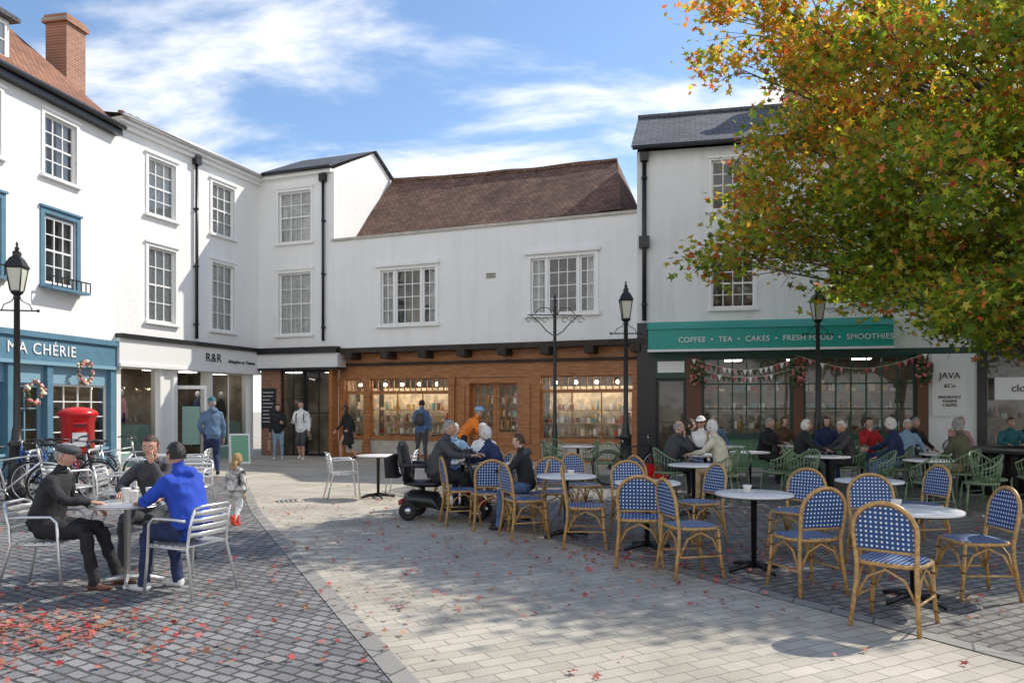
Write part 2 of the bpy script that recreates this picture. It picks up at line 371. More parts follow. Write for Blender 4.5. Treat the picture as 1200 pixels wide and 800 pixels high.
def display(mb,x0,x1,zs,y,pal,n):
    for z in zs:
        mb.box(x0,x1,y,y+.35,z-.025,z,shelf)
        x=x0+.06
        while x<x1-.1:
            h=rnd.uniform(.1,.3); wd=rnd.uniform(.05,.11); m=rnd.choice(pal)
            yy=y+rnd.uniform(.06,.28)
            if rnd.random()<.5: mb.lathe([(wd*.5,0),(wd*.7,h*.3),(wd*.35,h*.75),(wd*.45,h)],m,8,(x,yy,z))
            else: mb.boxc((x,yy,z+h*.35),(wd*1.3,.05,h*.7),m,rz=rnd.uniform(-.5,.5))
            x+=wd*rnd.uniform(1.3,2.4)
def pipe(mb,x,z0,z1,y=-.08,r=.045):
    mb.tube([(x,y,z0),(x,y,z1)],r,black,8)
    z=z0+.4
    while z<z1: mb.lathe([(r*1.35,0),(r*1.35,.06)],black,8,(x,y,z)); mb.box(x-.07,x+.07,y,0,z+.01,z+.04,black); z+=1.7
    mb.box(x-.11,x+.11,y-.09,y+.07,z1-.12,z1+.12,black)
def hip_roof(mb,x0,x1,ze,zr,yd,yr,mat,ov=.25,nx=16,sag=0,xr0=None,xr1=None,zl=0):
    xr0=x0 if xr0 is None else xr0; xr1=x1 if xr1 is None else xr1
    ny=8; vs=[];fs=[]
    for j in range(ny+1):
        t=j/ny
        for i in range(nx+1):
            u=i/nx; xa=x0+(x1-x0)*u; xb=xr0+(xr1-xr0)*u; x=xa+(xb-xa)*t
            z=ze+(zr-ze)*t+zl*(1-u)*t - sag*math.sin(math.pi*u)*t + noise.noise(V((x*.9,t*3,zr)))*.03
            vs.append((x,-ov+(yr+ov)*t,z))
    for j in range(ny):
        for i in range(nx): a=j*(nx+1)+i; fs.append((a,a+1,a+nx+2,a+nx+1))
    mb.add(vs,fs,mat)
    mb.quad([(xr0,yr,zr+zl),(xr1,yr,zr),(x1,yd,ze),(x0,yd,ze)],mat)
    mb.tube([(xr0+(xr1-xr0)*k/12,yr,zr+zl*(1-k/12)-sag*math.sin(math.pi*k/12)+.02) for k in range(13)],.09,mat,8)
def frame(P0,P1):
    d=V(P1)-V(P0); return (P0[0],P0[1],0),math.atan2(d.y,d.x),d.length
# ---- A : blue shop house
loc,rz,Ln=frame((-12.2,10),(-10.33,20)); EA=empty('blue_shop_house',loc,rz); EA.scale=(1,1,1)
b=MB(); ops=[]
for cx_ in (1.6,3.9,6.1,8.3):
    ops+= [(cx_-.5,cx_+.5,6.95,8.35),(cx_-.5,cx_+.5,4.4,6.05)]
wall(b,0,Ln,3.28,8.75,ops,stucco); shell(b,0,Ln,8.75,7,stucco)
for i,o in enumerate(ops): sash(b,*o[:4],white if i%2==0 else blue,cols=3,rows=4,curt=1,case=.08 if i%2==0 else .12)
for o in ops[1::2]:
    b.box(o[0]-.1,o[1]+.1,-.32,-.1,4.28,4.34,blue)
    for k in range(9): xx=o[0]-.1+(o[1]-o[0]+.2)*k/8; b.box(xx-.01,xx+.01,-.32,-.30,4.34,4.55,black)
    b.box(o[0]-.1,o[1]+.1,-.325,-.295,4.55,4.58,black)
    glaze(b,o[0]+.05,o[1]-.05,4.45,6.0,3,4,white,glass,.045,fw=.05,meet=True)
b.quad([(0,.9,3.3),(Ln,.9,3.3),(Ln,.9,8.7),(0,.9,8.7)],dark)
b.box(0,Ln,-.22,.0,8.62,8.80,black)
b.tube([(0,-.28,8.82),(Ln,-.28,8.82)],.07,black)
b.obj('facade',parent=EA)
b=MB(); hip_roof(b,0,Ln,8.8,12.0,7,3.5,tiler)
b.quad([(Ln,0,8.7),(Ln,7,8.7),(Ln,3.5,11.9)],redbrick); b.quad([(0,0,8.7),(0,3.5,11.9),(0,7,8.7)],redbrick)
b.obj('roof',parent=EA)
b=MB()
for cx_ in (6.75,3.0):
    b.box(cx_-.6,cx_+.6,.5,2.2,9.25,10.25,white); glaze(b,cx_-.48,cx_+.48,9.35,10.15,2,2,white,glass,.44)
    b.box(cx_-.72,cx_+.72,.3,2.3,10.25,10.35,slate)
b.obj('dormer_window',parent=EA)
b=MB()
b.box(Ln+.35,Ln+1.05,1.75,2.4,8.5,11.95,redbrick); b.box(Ln+.28,Ln+1.12,1.68,2.47,11.95,12.07,redbrick); b.box(Ln+.32,Ln+1.08,1.72,2.43,12.07,12.17,redbrick)
b.box(6.3,7.0,3.4,4.0,10.8,12.6,redbrick); b.lathe([(.13,0),(.11,.5),(.14,.55)],stone,12,(6.65,3.7,12.6))
b.obj('chimney',parent=EA)
b=MB()
b.box(0,Ln,-.12,.3,3.15,3.28,blue); b.box(0,Ln,-.06,.3,2.62,3.15,blue); b.box(0,Ln,-.1,.3,2.54,2.62,bluel)
b.box(0,Ln,.06,.3,2.12,2.54,bluel)
for xx in (.05,3.3,5.6,6.75,7.85,9.95): b.box(xx,xx+.17,-.05,.3,0,2.54,blue); b.box(xx-.03,xx+.2,-.09,.0,0,.25,blue)
for xa,xb in ((8.02,9.95),(5.77,6.75),(3.47,5.6),(.22,3.3)):
    b.box(xa,xb,.02,.3,0,.5,blue); b.box(xa,xb,-.01,.05,.5,.56,bluel); glaze(b,xa,xb,.56,2.12,max(2,int((xb-xa)*2.4)),4,white if xa>7 else blue,shopglass,.1)
    display(b,xa,xb,[.75,1.3],.35,pal_warm,9)
glaze(b,6.92,7.85,.0,2.12,2,4,bluel,shopglass,.12,fw=.09)
interior(b,.02,Ln-.02,0,2.6,.3,2.2,4,bulbc)
b.obj('shopfront',parent=EA)
text('MA CHÉRIE',.36,(7.7,-.075,2.88),EA,white,sp=1.15)
b=MB()
lf=M('wreath_green',(.08,.11,.04),.8,var=.4,vs=30); fl=M('wreath_flower',(.6,.22,.2),.7,var=.4,vs=40)
for (x,z) in ((7.4,1.9),(8.95,2.42)):
    for k in range(70):
        a=rnd.uniform(0,6.28); r=.24+rnd.uniform(-.05,.05)
        b.sphere((x+r*math.cos(a),-.12+rnd.uniform(-.05,.03),z+r*math.sin(a)),rnd.uniform(.025,.05),rnd.choice([lf,fl,fl,pal_warm[0]]),5,4)
b.obj('flower_wreath',parent=EA)
# ---- B
loc,rz,Ln=frame((-10.33,20),(-8.41,25.5)); EB=empty('white_townhouse',loc,rz)
b=MB(); ops=[]
for cx_ in (1.6,4.1):
    ops+=[(cx_-.5,cx_+.5,6.9,8.45),(cx_-.5,cx_+.5,3.95,6.0)]
wall(b,0,Ln,3.5,9.14,ops,stucco); shell(b,0,Ln,9.14,6,stucco,right=False)
for o in ops: sash(b,*o[:4],white,cols=3,rows=4,curt=2)
b.quad([(0,.9,3.5),(Ln,.9,3.5),(Ln,.9,9.1),(0,.9,9.1)],inwall)
b.box(0,Ln,-.1,0,8.9,9.02,white); b.box(0,Ln,-.2,0,9.02,9.14,white); b.tube([(0,-.27,9.17),(Ln-.2,-.27,9.17)],.065,alu)
pipe(b,2.87,3.6,8.85)
b.obj('facade',parent=EB)
b=MB(); hip_roof(b,-.1,Ln+2,9.18,9.9,6,3,slate,ov=.2); b.obj('roof',parent=EB)
b=MB(); b.box(2.6,3.5,2.4,3.0,9.3,10.25,redbrick)
for k in range(3): b.lathe([(.11,0),(.09,.35),(.11,.38)],redbrick,10,(2.78+k*.28,2.7,10.25))
b.obj('chimney',parent=EB)
b=MB(); rw=M('shop_white',(.76,.76,.74),.5); sea=M('sea_green_panel',(.24,.38,.33),.4)
b.box(0,Ln-.1,-.22,.3,3.38,3.5,black); b.box(0,Ln-.1,-.14,.3,2.72,3.38,rw); b.box(0,Ln-.1,-.18,.3,2.64,2.72,rw)
for xx in (0,1.5,2.0,3.45,5.35): b.box(xx,xx+.14,-.04,.3,0,2.64,rw)
for xa,xb in ((.14,1.5),(3.59,5.35)):
    b.box(xa,xb,.0,.3,0,.35,sea); glaze(b,xa,xb,.35,2.64,1 if xa<1 else 2,1,white,shopglass,.08,fw=.04)
    b.box(xa+.05,xb-.05,.3,.34,.36,1.1,sea)
    display(b,xa+.1,xb-.1,[1.15],.45,pal_cool,6)
for k,(x,c_) in enumerate(((.45,2),(.95,4),(3.9,3),(4.4,0),(4.95,5))):
    b.tube([(x,.8,0.36),(x,.8,1.1),(x,.8,1.45),(x,.8,1.75),(x,.8,1.85)],[(.22,.12),(.17,.11),(.21,.12),(.16,.08),(.05,.05)],pal_cool[c_],10,side=(1,0,0)); b.sphere((x,.8,1.98),(.07,.08,.1),pal_cool[1])
b.box(1.64,2.0,.02,.3,0,2.64,rw)
glaze(b,2.16,2.24,.0,2.3,1,1,white,shopglass,.1)
dm=Matrix.Translation((2.2,.1,0))@Matrix.Rotation(R(-70),4,'Z')
for q in ((0,.06,0,2.2),(.84,.9,0,2.2)): b.box(q[0],q[1],0,.04,q[2],q[3],white,dm)
b.box(.06,.84,0,.04,0,.2,white,dm); b.box(.06,.84,0,.04,2.1,2.2,white,dm); b.box(.2,.7,.01,.03,.5,1.6,sea,dm)
interior(b,.02,Ln-.1,0,2.7,.3,2.5,4,bulbc)
b.obj('shopfront',parent=EB)
text('R&R',.36,(3.5,-.155,3.06),EB,black,sp=1.1); text('Abingdon on Thames',.15,(4.8,-.155,3.0),EB,black)
text('R&R',.2,(.82,.29,.72),EB,white)
# ---- C
loc,rz,Ln=frame((-8.41,25.5),(-5.72,24.5)); EC=empty('white_corner_house',loc,rz)
b=MB(); ops=[(.8,2.05,6.95,8.6),(.8,2.05,3.95,5.95)]
wall(b,0,Ln,3.5,9.17,ops,stucco2); shell(b,-.0,Ln,6,6,stucco,left=False)
b.add([(Ln,0,5.5),(Ln,3.7,5.5),(Ln,3.7,9.85),(Ln,2.5,10.45),(Ln,0,9.17)],[(0,1,2,3,4)],stucco)
b.box(Ln-.12,Ln+.06,-.02,.0,3.5,9.1,stucco)
for o in ops: sash(b,*o[:4],white,cols=3,rows=4,curt=2)
b.quad([(0,.9,3.5),(Ln,.9,3.5),(Ln,.9,9.1),(0,.9,9.1)],inwall)
b.box(.1,Ln,-.15,0,9.05,9.17,white); b.tube([(.1,-.22,9.2),(Ln+.05,-.22,9.2)],.06,black)
pipe(b,2.56,3.7,8.9)
b.obj('facade',parent=EC)
b=MB(); b.quad([(-.1,-.2,9.22),(Ln+.12,-.2,9.22),(Ln+.12,2.5,10.52),(-.1,2.5,10.52)],slate); b.quad([(-.1,2.5,10.52),(Ln+.12,2.5,10.52),(Ln+.12,3.8,9.88),(-.1,3.8,9.88)],slate)
b.quad([(-.1,3.8,9.8),(Ln,3.8,9.8),(Ln,3.8,3),(-.1,3.8,3)],stucco)
b.obj('roof',parent=EC)
b=MB()
b.box(.1,Ln+.3,-.28,.3,3.30,3.5,black); b.box(.1,Ln+.3,-.2,.3,2.85,3.30,rw); b.box(.1,Ln+.3,-.24,.3,2.78,2.85,black)
board=M('chalkboard',(.03,.03,.035),.7)
b.box(.1,.85,.0,.3,0,2.78,redbrick); b.box(.14,.7,-.04,-.002,.9,2.2,board)
for k in range(9): b.box(.2,.2+rnd.uniform(.25,.44),-.045,-.041,2.05-k*.12,2.075-k*.12,rw)
glaze(b,.85,1.75,0,2.78,2,3,black,shopglass,.08); glaze(b,1.75,2.75,0,2.78,2,2,black,shopglass,.12,fw=.08)
display(b,.9,1.7,[.5,1.1,1.7],.5,pal_cool,5)
b.box(2.75,2.87,-.04,.3,0,2.78,wood)
interior(b,.02,Ln,0,2.8,.3,2.3,2,bulbc)
b.obj('shopfront',parent=EC)
# ---- D
loc,rz,Ln=frame((-5.72,24.5),(3.58,20.8)); ED=empty('jettied_shop_building',loc,rz)
b=MB(); ops=[(1.78,3.68,4.12,5.8),(6.74,8.64,4.22,5.82)]
wall(b,0,Ln,3.44,6.85,ops,stucco2,depth=.12); shell(b,0,Ln-.1,6.85,7,stucco2,right=True,left=False,y0=.42)
b.quad([(Ln,0,3.44),(Ln,.42,3.44),(Ln,.42,6.85),(Ln,0,6.85)],stucco2)
b.quad([(0,0,3.44),(0,.42,3.44),(Ln,.42,3.44),(Ln,0,3.44)],woodd)
b.box(-.02,Ln+.02,-.06,.25,6.85,6.93,stone)
b.quad([(0,.2,6.84),(Ln,.2,6.84),(Ln,1.3,7.0),(0,1.3,7.0)],slate)
for o in ops:
    x0,x1,z0,z1=o; b.box(x0-.16,x1+.16,-.12,.0,z1+.10,z1+.19,stucco2); b.box(x0-.1,x1+.1,-.035,.02,z1,z1+.1,white)
    b.box(x0-.1,x0,-.035,.02,z0,z1,white); b.box(x1,x1+.1,-.035,.02,z0,z1,white); b.box(x0-.16,x1+.16,-.11,.05,z0-.09,z0,white)
    t=(x1-x0); q=.24
    for (a,c,cc) in ((x0,x0+t*q,2),(x0+t*q+.05,x1-t*q-.05,3),(x1-t*q,x1,2)):
        glaze(b,a,c,z0,z1,cc,4,white,glass,.04,fw=.055)
    b.box(x0+t*q,x0+t*q+.05,.0,.09,z0,z1,white); b.box(x1-t*q-.05,x1-t*q,.0,.09,z0,z1,white)
    for sgn in (0,1):
        for i in range(5):
            xa=x0+.06*i if not sgn else x1-.06*(i+1)
            b.quad([(xa,.2+.03*(i%2),z0),(xa+.06,.23-.03*(i%2),z0),(xa+.06,.23-.03*(i%2),z1),(xa,.2+.03*(i%2),z1)],curtain)
b.quad([(0,.9,3.5),(Ln,.9,3.5),(Ln,.9,6.8),(0,.9,6.8)],inwall)
b.box(5.35,5.65,-.03,0,5.35,5.5,stone)
for k in range(3): b.box(5.37,5.63,-.035,-.031,5.37+k*.045,5.385+k*.045,black)
b.obj('facade',parent=ED)
b=MB()
b.box(-.02,Ln+.02,-.08,.42,3.28,3.44,woodd); 
for k in range(8):
    x=.7+k*1.3; b.box(x-.13,x+.13,-.2,.35,3.08,3.28,woodd)
b.obj('jetty_beams',parent=ED)
b=MB(); y0=.42
b2=MB()
nx=20;ny=8;vs=[];fs=[]
BL,BR,TR,TL=V((0,1.1,7.05)),V((9.1,1.1,7.3)),V((8.35,3.7,9.55)),V((0,3.7,9.8))
for j in range(ny+1):
    t=j/ny
    for i in range(nx+1):
        u=i/nx; p=(BL*(1-u)+BR*u)*(1-t)+(TL*(1-u)+TR*u)*t
        p.z+=-.08*math.sin(math.pi*u)*t+noise.noise(V((p.x*.8,t*3,2)))*.05; vs.append(p)
for j in range(ny):
    for i in range(nx): a=j*(nx+1)+i; fs.append((a,a+1,a+nx+2,a+nx+1))
b2.add(vs,fs,tile); b2.tube([vs[ny*(nx+1)+i]+V((0,0,.02)) for i in range(nx+1)],.09,tile,8)
b2.quad([TL,TR,(9.1,6.3,7.2),(0,6.3,7.0)],tile); b2.quad([BR,(9.1,6.3,7.2),TR],tile); b2.obj('roof',parent=ED)
b.box(0,Ln,y0-.06,y0+.2,2.98,3.28,wood); b.box(0,Ln,y0-.1,y0+.2,2.90,2.98,woodd); b.box(0,Ln,y0,y0+.2,2.55,2.90,wood); b.box(0,Ln,y0-.05,y0+.2,2.48,2.55,wood)
for xx in (0,.92,3.93,6.68,9.62): b.box(xx,xx+.2,y0-.08,y0+.2,0,2.48,wood); b.box(xx-.03,xx+.23,y0-.12,y0,0,.45,wood); b.box(xx-.03,xx+.23,y0-.11,y0,2.25,2.48,wood)
wb=M('warm_back',(.74,.64,.47),.8,var=.3,vs=5)
for xa,xb,cc in ((.2,.92,2),(1.12,3.93,7),(6.88,9.62,7)):
    b.box(xa,xb,y0-.02,y0+.25,.12,.55,stone); b.box(xa,xb,y0-.03,y0+.2,0,.12,wood); b.box(xa,xb,y0-.06,y0+.1,.55,.62,wood)
    glaze(b,xa,xb,.62,2.05,max(1,cc//2),1,wood,shopglass,y0+.06,fw=.06,bw=.035); glaze(b,xa,xb,2.05,2.48,cc*2,1,wood,shopglass,y0+.06,fw=.04,bw=.03)
    b.box(xa,xb,y0+.85,y0+.88,.62,2.2,wb)
    b.box(xa+.05,xb-.05,y0+.22,y0+.27,2.50,2.54,bulbw)
    display(b,xa+.05,xb-.05,[.75,1.12,1.5],y0+.4,pal_warm,10)
    k=xa+.35
    while k<xb: b.sphere((k,y0+.35,2.3),.055,bulb,8,6); b.tube([(k,y0+.35,2.34),(k,y0+.35,2.58)],.008,black,4); k+=.62
b.box(4.13,4.55,y0,y0+.2,0,2.48,wood); b.box(6.2,6.68,y0,y0+.2,0,2.48,wood); b.box(4.55,6.2,y0,y0+.2,2.3,2.48,wood)
b.box(4.22,4.46,y0-.04,y0-.002,.5,2.2,wood); b.box(6.3,6.56,y0-.04,y0-.002,.5,2.2,wood)
for xa in (4.6,5.4):
    b.box(xa,xa+.75,y0+.25,y0+.3,0,.75,wood); glaze(b,xa,xa+.75,.75,2.3,3,4,wood,shopglass,y0+.24,fw=.08,bw=.03)
display(b,4.4,6.3,[.9,1.3,1.7],y0+1.6,pal_warm,8)
b.box(4.55,4.6,y0,y0+.3,0,2.3,wood); b.box(5.35,5.4,y0+.22,y0+.32,0,2.3,wood); b.box(6.15,6.2,y0,y0+.3,0,2.3,wood)
b.box(4.5,6.25,y0-.35,y0+.3,0,.12,stone)
interior(b,.02,Ln-.02,0,2.6,y0+.32,2.2,6,bulbc)
b.obj('oak_shopfront',parent=ED)
# ---- E
loc,rz,_=frame((3.58,20.75),(9.5,19.4)); EE=empty('cafe_building',loc,rz); X1=8.1
b=MB(); ops=[]
for cx_ in (2.3,5.2,7.2): ops+=[(cx_-.55,cx_+.55,6.8,8.1),(cx_-.55,cx_+.55,4.2,5.5)]
wall(b,-.2,X1,3.85,8.47,ops,stucco3); shell(b,-.2,X1,8.47,6,stucco3)
for o in ops: sash(b,*o[:4],white,cols=4,rows=4,curt=0,case=.05)
b.quad([(-.2,.9,3.85),(X1,.9,3.85),(X1,.9,8.4),(-.2,.9,8.4)],inwall)
b.tube([(-.3,-.3,8.5),(X1,-.3,8.5)],.06,black)
pipe(b,.0,3.9,8.3,y=-.1,r=.06); b.box(-.14,.14,-.24,-.02,5.85,6.15,black)
b.quad([(-.2,0,8.47),(-.2,6,8.47),(-.2,3,10.4)],stucco3)
b.obj('facade',parent=EE)
b=MB(); hip_roof(b,-.35,X1,8.5,10.45,6,2.9,slate,ov=.3); b.obj('roof',parent=EE)
b=MB(); b.box(4.0,5.0,2.6,3.6,9.5,11.9,redbrick); b.box(3.95,5.05,2.55,3.65,11.9,12.05,redbrick)
for k in range(3): b.lathe([(.12,0),(.1,.45),(.13,.5)],tiler,10,(4.25+k*.26,3.1,12.05))
b.obj('chimney',parent=EE)
b=MB()
b.box(.12,6.1,-.42,.0,3.06,3.62,green); b.quad([(.08,-.46,3.62),(6.14,-.46,3.62),(6.14,0,3.86),(.08,0,3.86)],green); b.quad([(.08,-.46,3.62),(.08,0,3.86),(.08,0,3.62)],green)
b.box(.1,6.12,-.45,-.42,3.03,3.09,white)
b.box(-.2,.12,-.0,.3,0,3.85,black); b.box(.12,X1,.0,.3,2.9,3.06,greend); b.box(6.1,X1,-.003,.3,3.06,3.85,stucco3)
b.box(.12,6.2,.002,.3,3.06,3.85,greend)
bn=M('cafe_timber',(.14,.06,.03),.6)
glaze(b,.3,1.1,0,2.35,1,2,black,shopglass,.14,fw=.08); b.box(.3,1.1,-.02,.3,2.35,2.9,greend); b.box(.35,1.05,-.05,-.021,2.5,2.8,white)
b.box(1.1,1.5,-.02,.3,0,2.9,bn); b.box(.12,.3,-.02,.3,0,2.9,black)
for xa,xb,cc in ((1.5,3.8,6),(4.05,6.75,7)):
    b.box(xa,xb,.0,.25,0,.75,M('cafe_panel',(.10,.22,.12),.6)); b.box(xa,xb,-.06,.1,.75,.82,greend)
    glaze(b,xa,xb,.82,2.9,cc,3,greend,shopglass,.08,fw=.07,bw=.035); display(b,xa+.1,xb-.1,[1.0,1.5,2.0],.5,pal_warm,7)
b.box(3.8,4.05,-.02,.3,0,2.9,bn); b.box(6.75,7.0,-.02,.3,0,2.9,bn); b.box(7.0,X1,.0,.3,0,2.9,stucco3)
b.box(7.08,7.85,-.05,-.004,1.35,2.85,rw)
interior(b,-.1,X1-.02,0,2.9,.3,2.6,5,bulbc)
b.obj('cafe_front',parent=EE)
text('COFFEE  •  TEA  •  CAKES  •  FRESH FOOD  •  SMOOTHIES',.195,(3.5,-.43,3.33),EE,white,sp=1.05)
text('JAVA',.22,(7.47,-.055,2.35),EE,black); text('&Co',.14,(7.47,-.055,2.1),EE,black)
text('BREAKFAST\nPANINI\nCREPES',.1,(7.47,-.055,1.72),EE,black)
b=MB(); pink=M('bunting_pink',(.65,.3,.35),.7)
for (xa,xb,z,sg) in ((1.3,3.9,2.85,.3),(3.9,6.9,2.9,.35),(1.3,3.9,2.6,.25)):
    pts=[(xa+(xb-xa)*k/20,-.1,z-sg*math.sin(math.pi*k/20)) for k in range(21)]
    b.tube(pts,.006,white,4)
    for p in pts[::1]:
        m=rnd.choice([pink,white,lf,pal_warm[3]])
        b.quad([(p[0]-.055,p[1],p[2]),(p[0]+.055,p[1],p[2]),(p[0],p[1]-.01,p[2]-.15)],m)
b.obj('bunting',parent=EE)
b=MB()
for (xa,xb,z) in ((1.2,1.6,2.5),(3.75,4.1,2.4),(6.7,7.05,2.45)):
    for k in range(110): b.sphere((rnd.uniform(xa,xb),-.12+rnd.uniform(-.1,.08),z+rnd.gauss(0,.13)),rnd.uniform(.02,.05),rnd.choice([lf,lf,fl]),5,4)
b.obj('hanging_flowers',parent=EE)
# ---- F
loc,rz,_=frame((11.48,18.95),(19,17.2)); EF=empty('corner_shop_building',loc,rz)
b=MB(); ops=[(1.5,2.6,4.2,5.6),(4.2,5.3,4.2,5.6),(1.5,2.6,6.6,7.9),(4.2,5.3,6.6,7.9)]
wall(b,0,9,3.7,8.6,ops,stucco); shell(b,0,9,8.6,6,stucco)
for o in ops: sash(b,*o,white,curt=1)
b.quad([(0,.9,3.7),(9,.9,3.7),(9,.9,8.5),(0,.9,8.5)],inwall)
b.box(0,9,-.1,.3,3.1,3.7,M('charcoal',(.06,.06,.065),.5)); b.box(0,9,.0,.3,2.9,3.1,black)
for xx in (0,2.9,5.9,8.8): b.box(xx,xx+.2,-.05,.3,0,2.9,black)
for xa,xb in ((.2,2.9),(3.1,5.9),(6.1,8.8)):
    b.box(xa,xb,0,.25,0,.5,black); glaze(b,xa,xb,.5,2.9,2,1,black,shopglass,.08); display(b,xa+.1,xb-.1,[.7,1.3],.5,pal_cool,7)
b.box(.35,1.9,-.12,-.06,1.75,2.3,rw)
interior(b,.02,8.98,0,2.9,.3,2.5,2,bulbc)
b.obj('facade',parent=EF)
text('clothing',.26,(1.12,-.125,2.03),EF,black)
b=MB(); hip_roof(b,0,9,8.6,10.8,6,3,tile); b.obj('roof',parent=EF)
# ------------------------------------------------------------ lamp posts
def lantern(mb,z):
    gl=M('lantern_glass',(.6,.6,.5),.15,spec=.6)
    mb.lathe([(.05,-.05),(.10,0),(.11,.03)],black,8,(0,0,z))
    mb.lathe([(.10,.03),(.17,.42)],gl,4,(0,0,z),smooth=False,a0=math.pi/4)
    for k in range(4):
        a=math.pi/4+k*math.pi/2; mb.tube([(.105*math.cos(a),.105*math.sin(a),z+.03),(.178*math.cos(a),.178*math.sin(a),z+.42)],.012,black,5)
        a2=a+math.pi/2
        mb.tube([(.178*math.cos(a),.178*math.sin(a),z+.42),(.178*math.cos(a2),.178*math.sin(a2),z+.42)],.014,black,5)
    mb.lathe([(.20,.42),(.21,.44),(.12,.58),(.07,.62),(.075,.68),(.03,.72)],black,4,(0,0,z),smooth=False,a0=math.pi/4)
    mb.lathe([(.02,.7),(.04,.75),(.015,.79),(.025,.82),(.004,.87)],black,8,(0,0,z))
def lamp(mb,h):
    mb.lathe([(.17,0),(.17,.25),(.14,.28),(.12,.9),(.14,.94),(.09,1.0),(.07,1.2),(.055,1.25),(.045,h-.95),(.06,h-.93),(.04,h-.88),(.05,h-.85)],black,12)
    z=h-1.15; mb.tube([(-.32,0,z),(.32,0,z)],.014,black,6)
    for s_ in (-1,1):
        mb.sphere((s_*.33,0,z),.028,black,8,6)
        mb.tube([(s_*.24,0,z),(s_*.2,0,z+.1),(s_*.08,0,z+.16),(0,0,z+.3)],.009,black,5)
    lantern(mb,h-.85)
b=MB(); lamp(b,4.35); lm=b.mesh('street_lamp')
inst('street_lamp',lm,(-8.38,13,0),R(10)); inst('street_lamp',lm,(2.52,17,0),R(0)); inst('street_lamp',lm,(6.85,17.2,0),0)
b=MB()
b.lathe([(.13,0),(.13,.2),(.08,.3),(.06,1.1),(.045,1.15),(.04,3.9),(.05,3.95),(.03,4.1),(.045,4.18),(.01,4.36)],black,12)
for s_ in (-1,1):
    b.tube([(0,0,3.85),(s_*.68,0,3.85)],.014,black,6)
    for k in range(3):
        x=s_*(.25+.2*k); b.tube([(x+.09*math.cos(t)*(1-t/9),0,3.72+.09*math.sin(t)*(1-t/9)) for t in [q*.5 for q in range(13)]],.009,black,5)
    b.tube([(s_*.05,0,3.35),(s_*.2,0,3.45),(s_*.42,0,3.7),(s_*.6,0,3.84)],.014,black,6)
    b.tube([(s_*.05,0,3.85),(s_*.15,0,4.02),(s_*.35,0,4.03),(s_*.5,0,3.88)],.010,black,6)
for a in (math.pi/2,-math.pi/2): b.tube([(0,math.sin(a)*.05,3.85),(0,math.sin(a)*.5,3.85)],.014,black,6)
b.obj('flower_basket_post',(1.06,19,0),R(5))
# ------------------------------------------------------------ post box
b=MB()
b.lathe([(.36,0),(.36,.10),(.33,.12)],black,28)
b.lathe([(.33,.12),(.33,1.28),(.36,1.31),(.36,1.36),(.395,1.38),(.40,1.44),(.36,1.49),(.25,1.545),(.1,1.575),(.01,1.58)],postred,28)
b.box(-.14,.14,-.345,-.31,.72,1.02,white); b.box(-.11,.11,-.37,-.31,1.16,1.2,black); b.box(-.13,.13,-.36,-.30,1.2,1.24,postred); b.box(-.2,.2,-.338,-.3,.25,.68,postred)
b.obj('post_box',(-9.55,16.9,0),R(35))
# ------------------------------------------------------------ bicycles
def bike(col):
    mb=MB()
    for x in (-.52,.52):
        mb.tube([(x+.33*math.cos(a),0,.34+.33*math.sin(a)) for a in [k*2*math.pi/28 for k in range(28)]],.018,rubber,6,closed=True)
        mb.tube([(x+.305*math.cos(a),0,.34+.305*math.sin(a)) for a in [k*2*math.pi/28 for k in range(28)]],.010,chrome,5,closed=True)
        for k in range(14):
            a=k*2*math.pi/14; mb.tube([(x,.015*(1 if k%2 else -1),.34),(x+.3*math.cos(a),0,.34+.3*math.sin(a))],.0022,chrome,3)
        mb.tube([(x,-.05,.34),(x,.05,.34)],.02,chrome,8)
        mb.tube([(x+.37*math.cos(a),0,.34+.37*math.sin(a)) for a in [R(q) for q in (range(20,175,15) if x<0 else range(40,150,15))]],(.012),black,4)
    bb=(-.08,0,.29); st=(-.2,0,.8); hd=(.36,0,.82); hd2=(.38,0,.7)
    for a,c in ((bb,st),(bb,hd2),((-.18,0,.74),hd),((-.52,.04,.34),bb),((-.52,-.04,.34),bb),((-.52,.04,.34),(-.19,0,.76)),((-.52,-.04,.34),(-.19,0,.76))): mb.tube([a,c],.016,col,6)
    mb.tube([(.34,0,.92),(.39,0,.68)],.02,col,6)
    for s_ in (-.05,.05): mb.tube([(.39,s_*.6,.69),(.45,s_,.5),(.52,s_,.34)],.012,col,5)
    mb.tube([(.34,0,.9),(.33,0,1.0)],.014,chrome,6)
    mb.tube([(.2,-.28,.99),(.3,-.24,1.01),(.36,-.08,1.0),(.36,.08,1.0),(.3,.24,1.01),(.2,.28,.99)],.012,black,6)
    mb.tube([st,(-.23,0,.93)],.012,chrome,6)
    mb.tube([(-.38,0,.94),(-.3,0,.96),(-.2,0,.95),(-.08,0,.95)],[(.06,.02),(.085,.03),(.05,.025),(.02,.015)],black,8,side=(0,1,0))
    mb.lathe([(.09,-.005),(.09,.005)],chrome,16,(0,0,0)); 
    mb.tube([(-.08,-.1,.29),(-.0,-.1,.16)],.01,chrome,5); mb.tube([(-.08,.1,.29),(-.16,.1,.42)],.01,chrome,5); mb.tube([(-.08,-.1,.29),(-.08,.1,.29)],.018,chrome,6)
    mb.boxc((0,-.13,.155),(.09,.06,.02),black); mb.boxc((-.16,.13,.42),(.09,.06,.02),black)
    return mb
bm=[bike(M('bike_silver',(.6,.6,.6),.3,metal=.4)).mesh('bicycle'),bike(M('bike_black',(.02,.02,.02),.3)).mesh('bicycle'),bike(M('bike_blue',(.03,.1,.3),.3)).mesh('bicycle')]
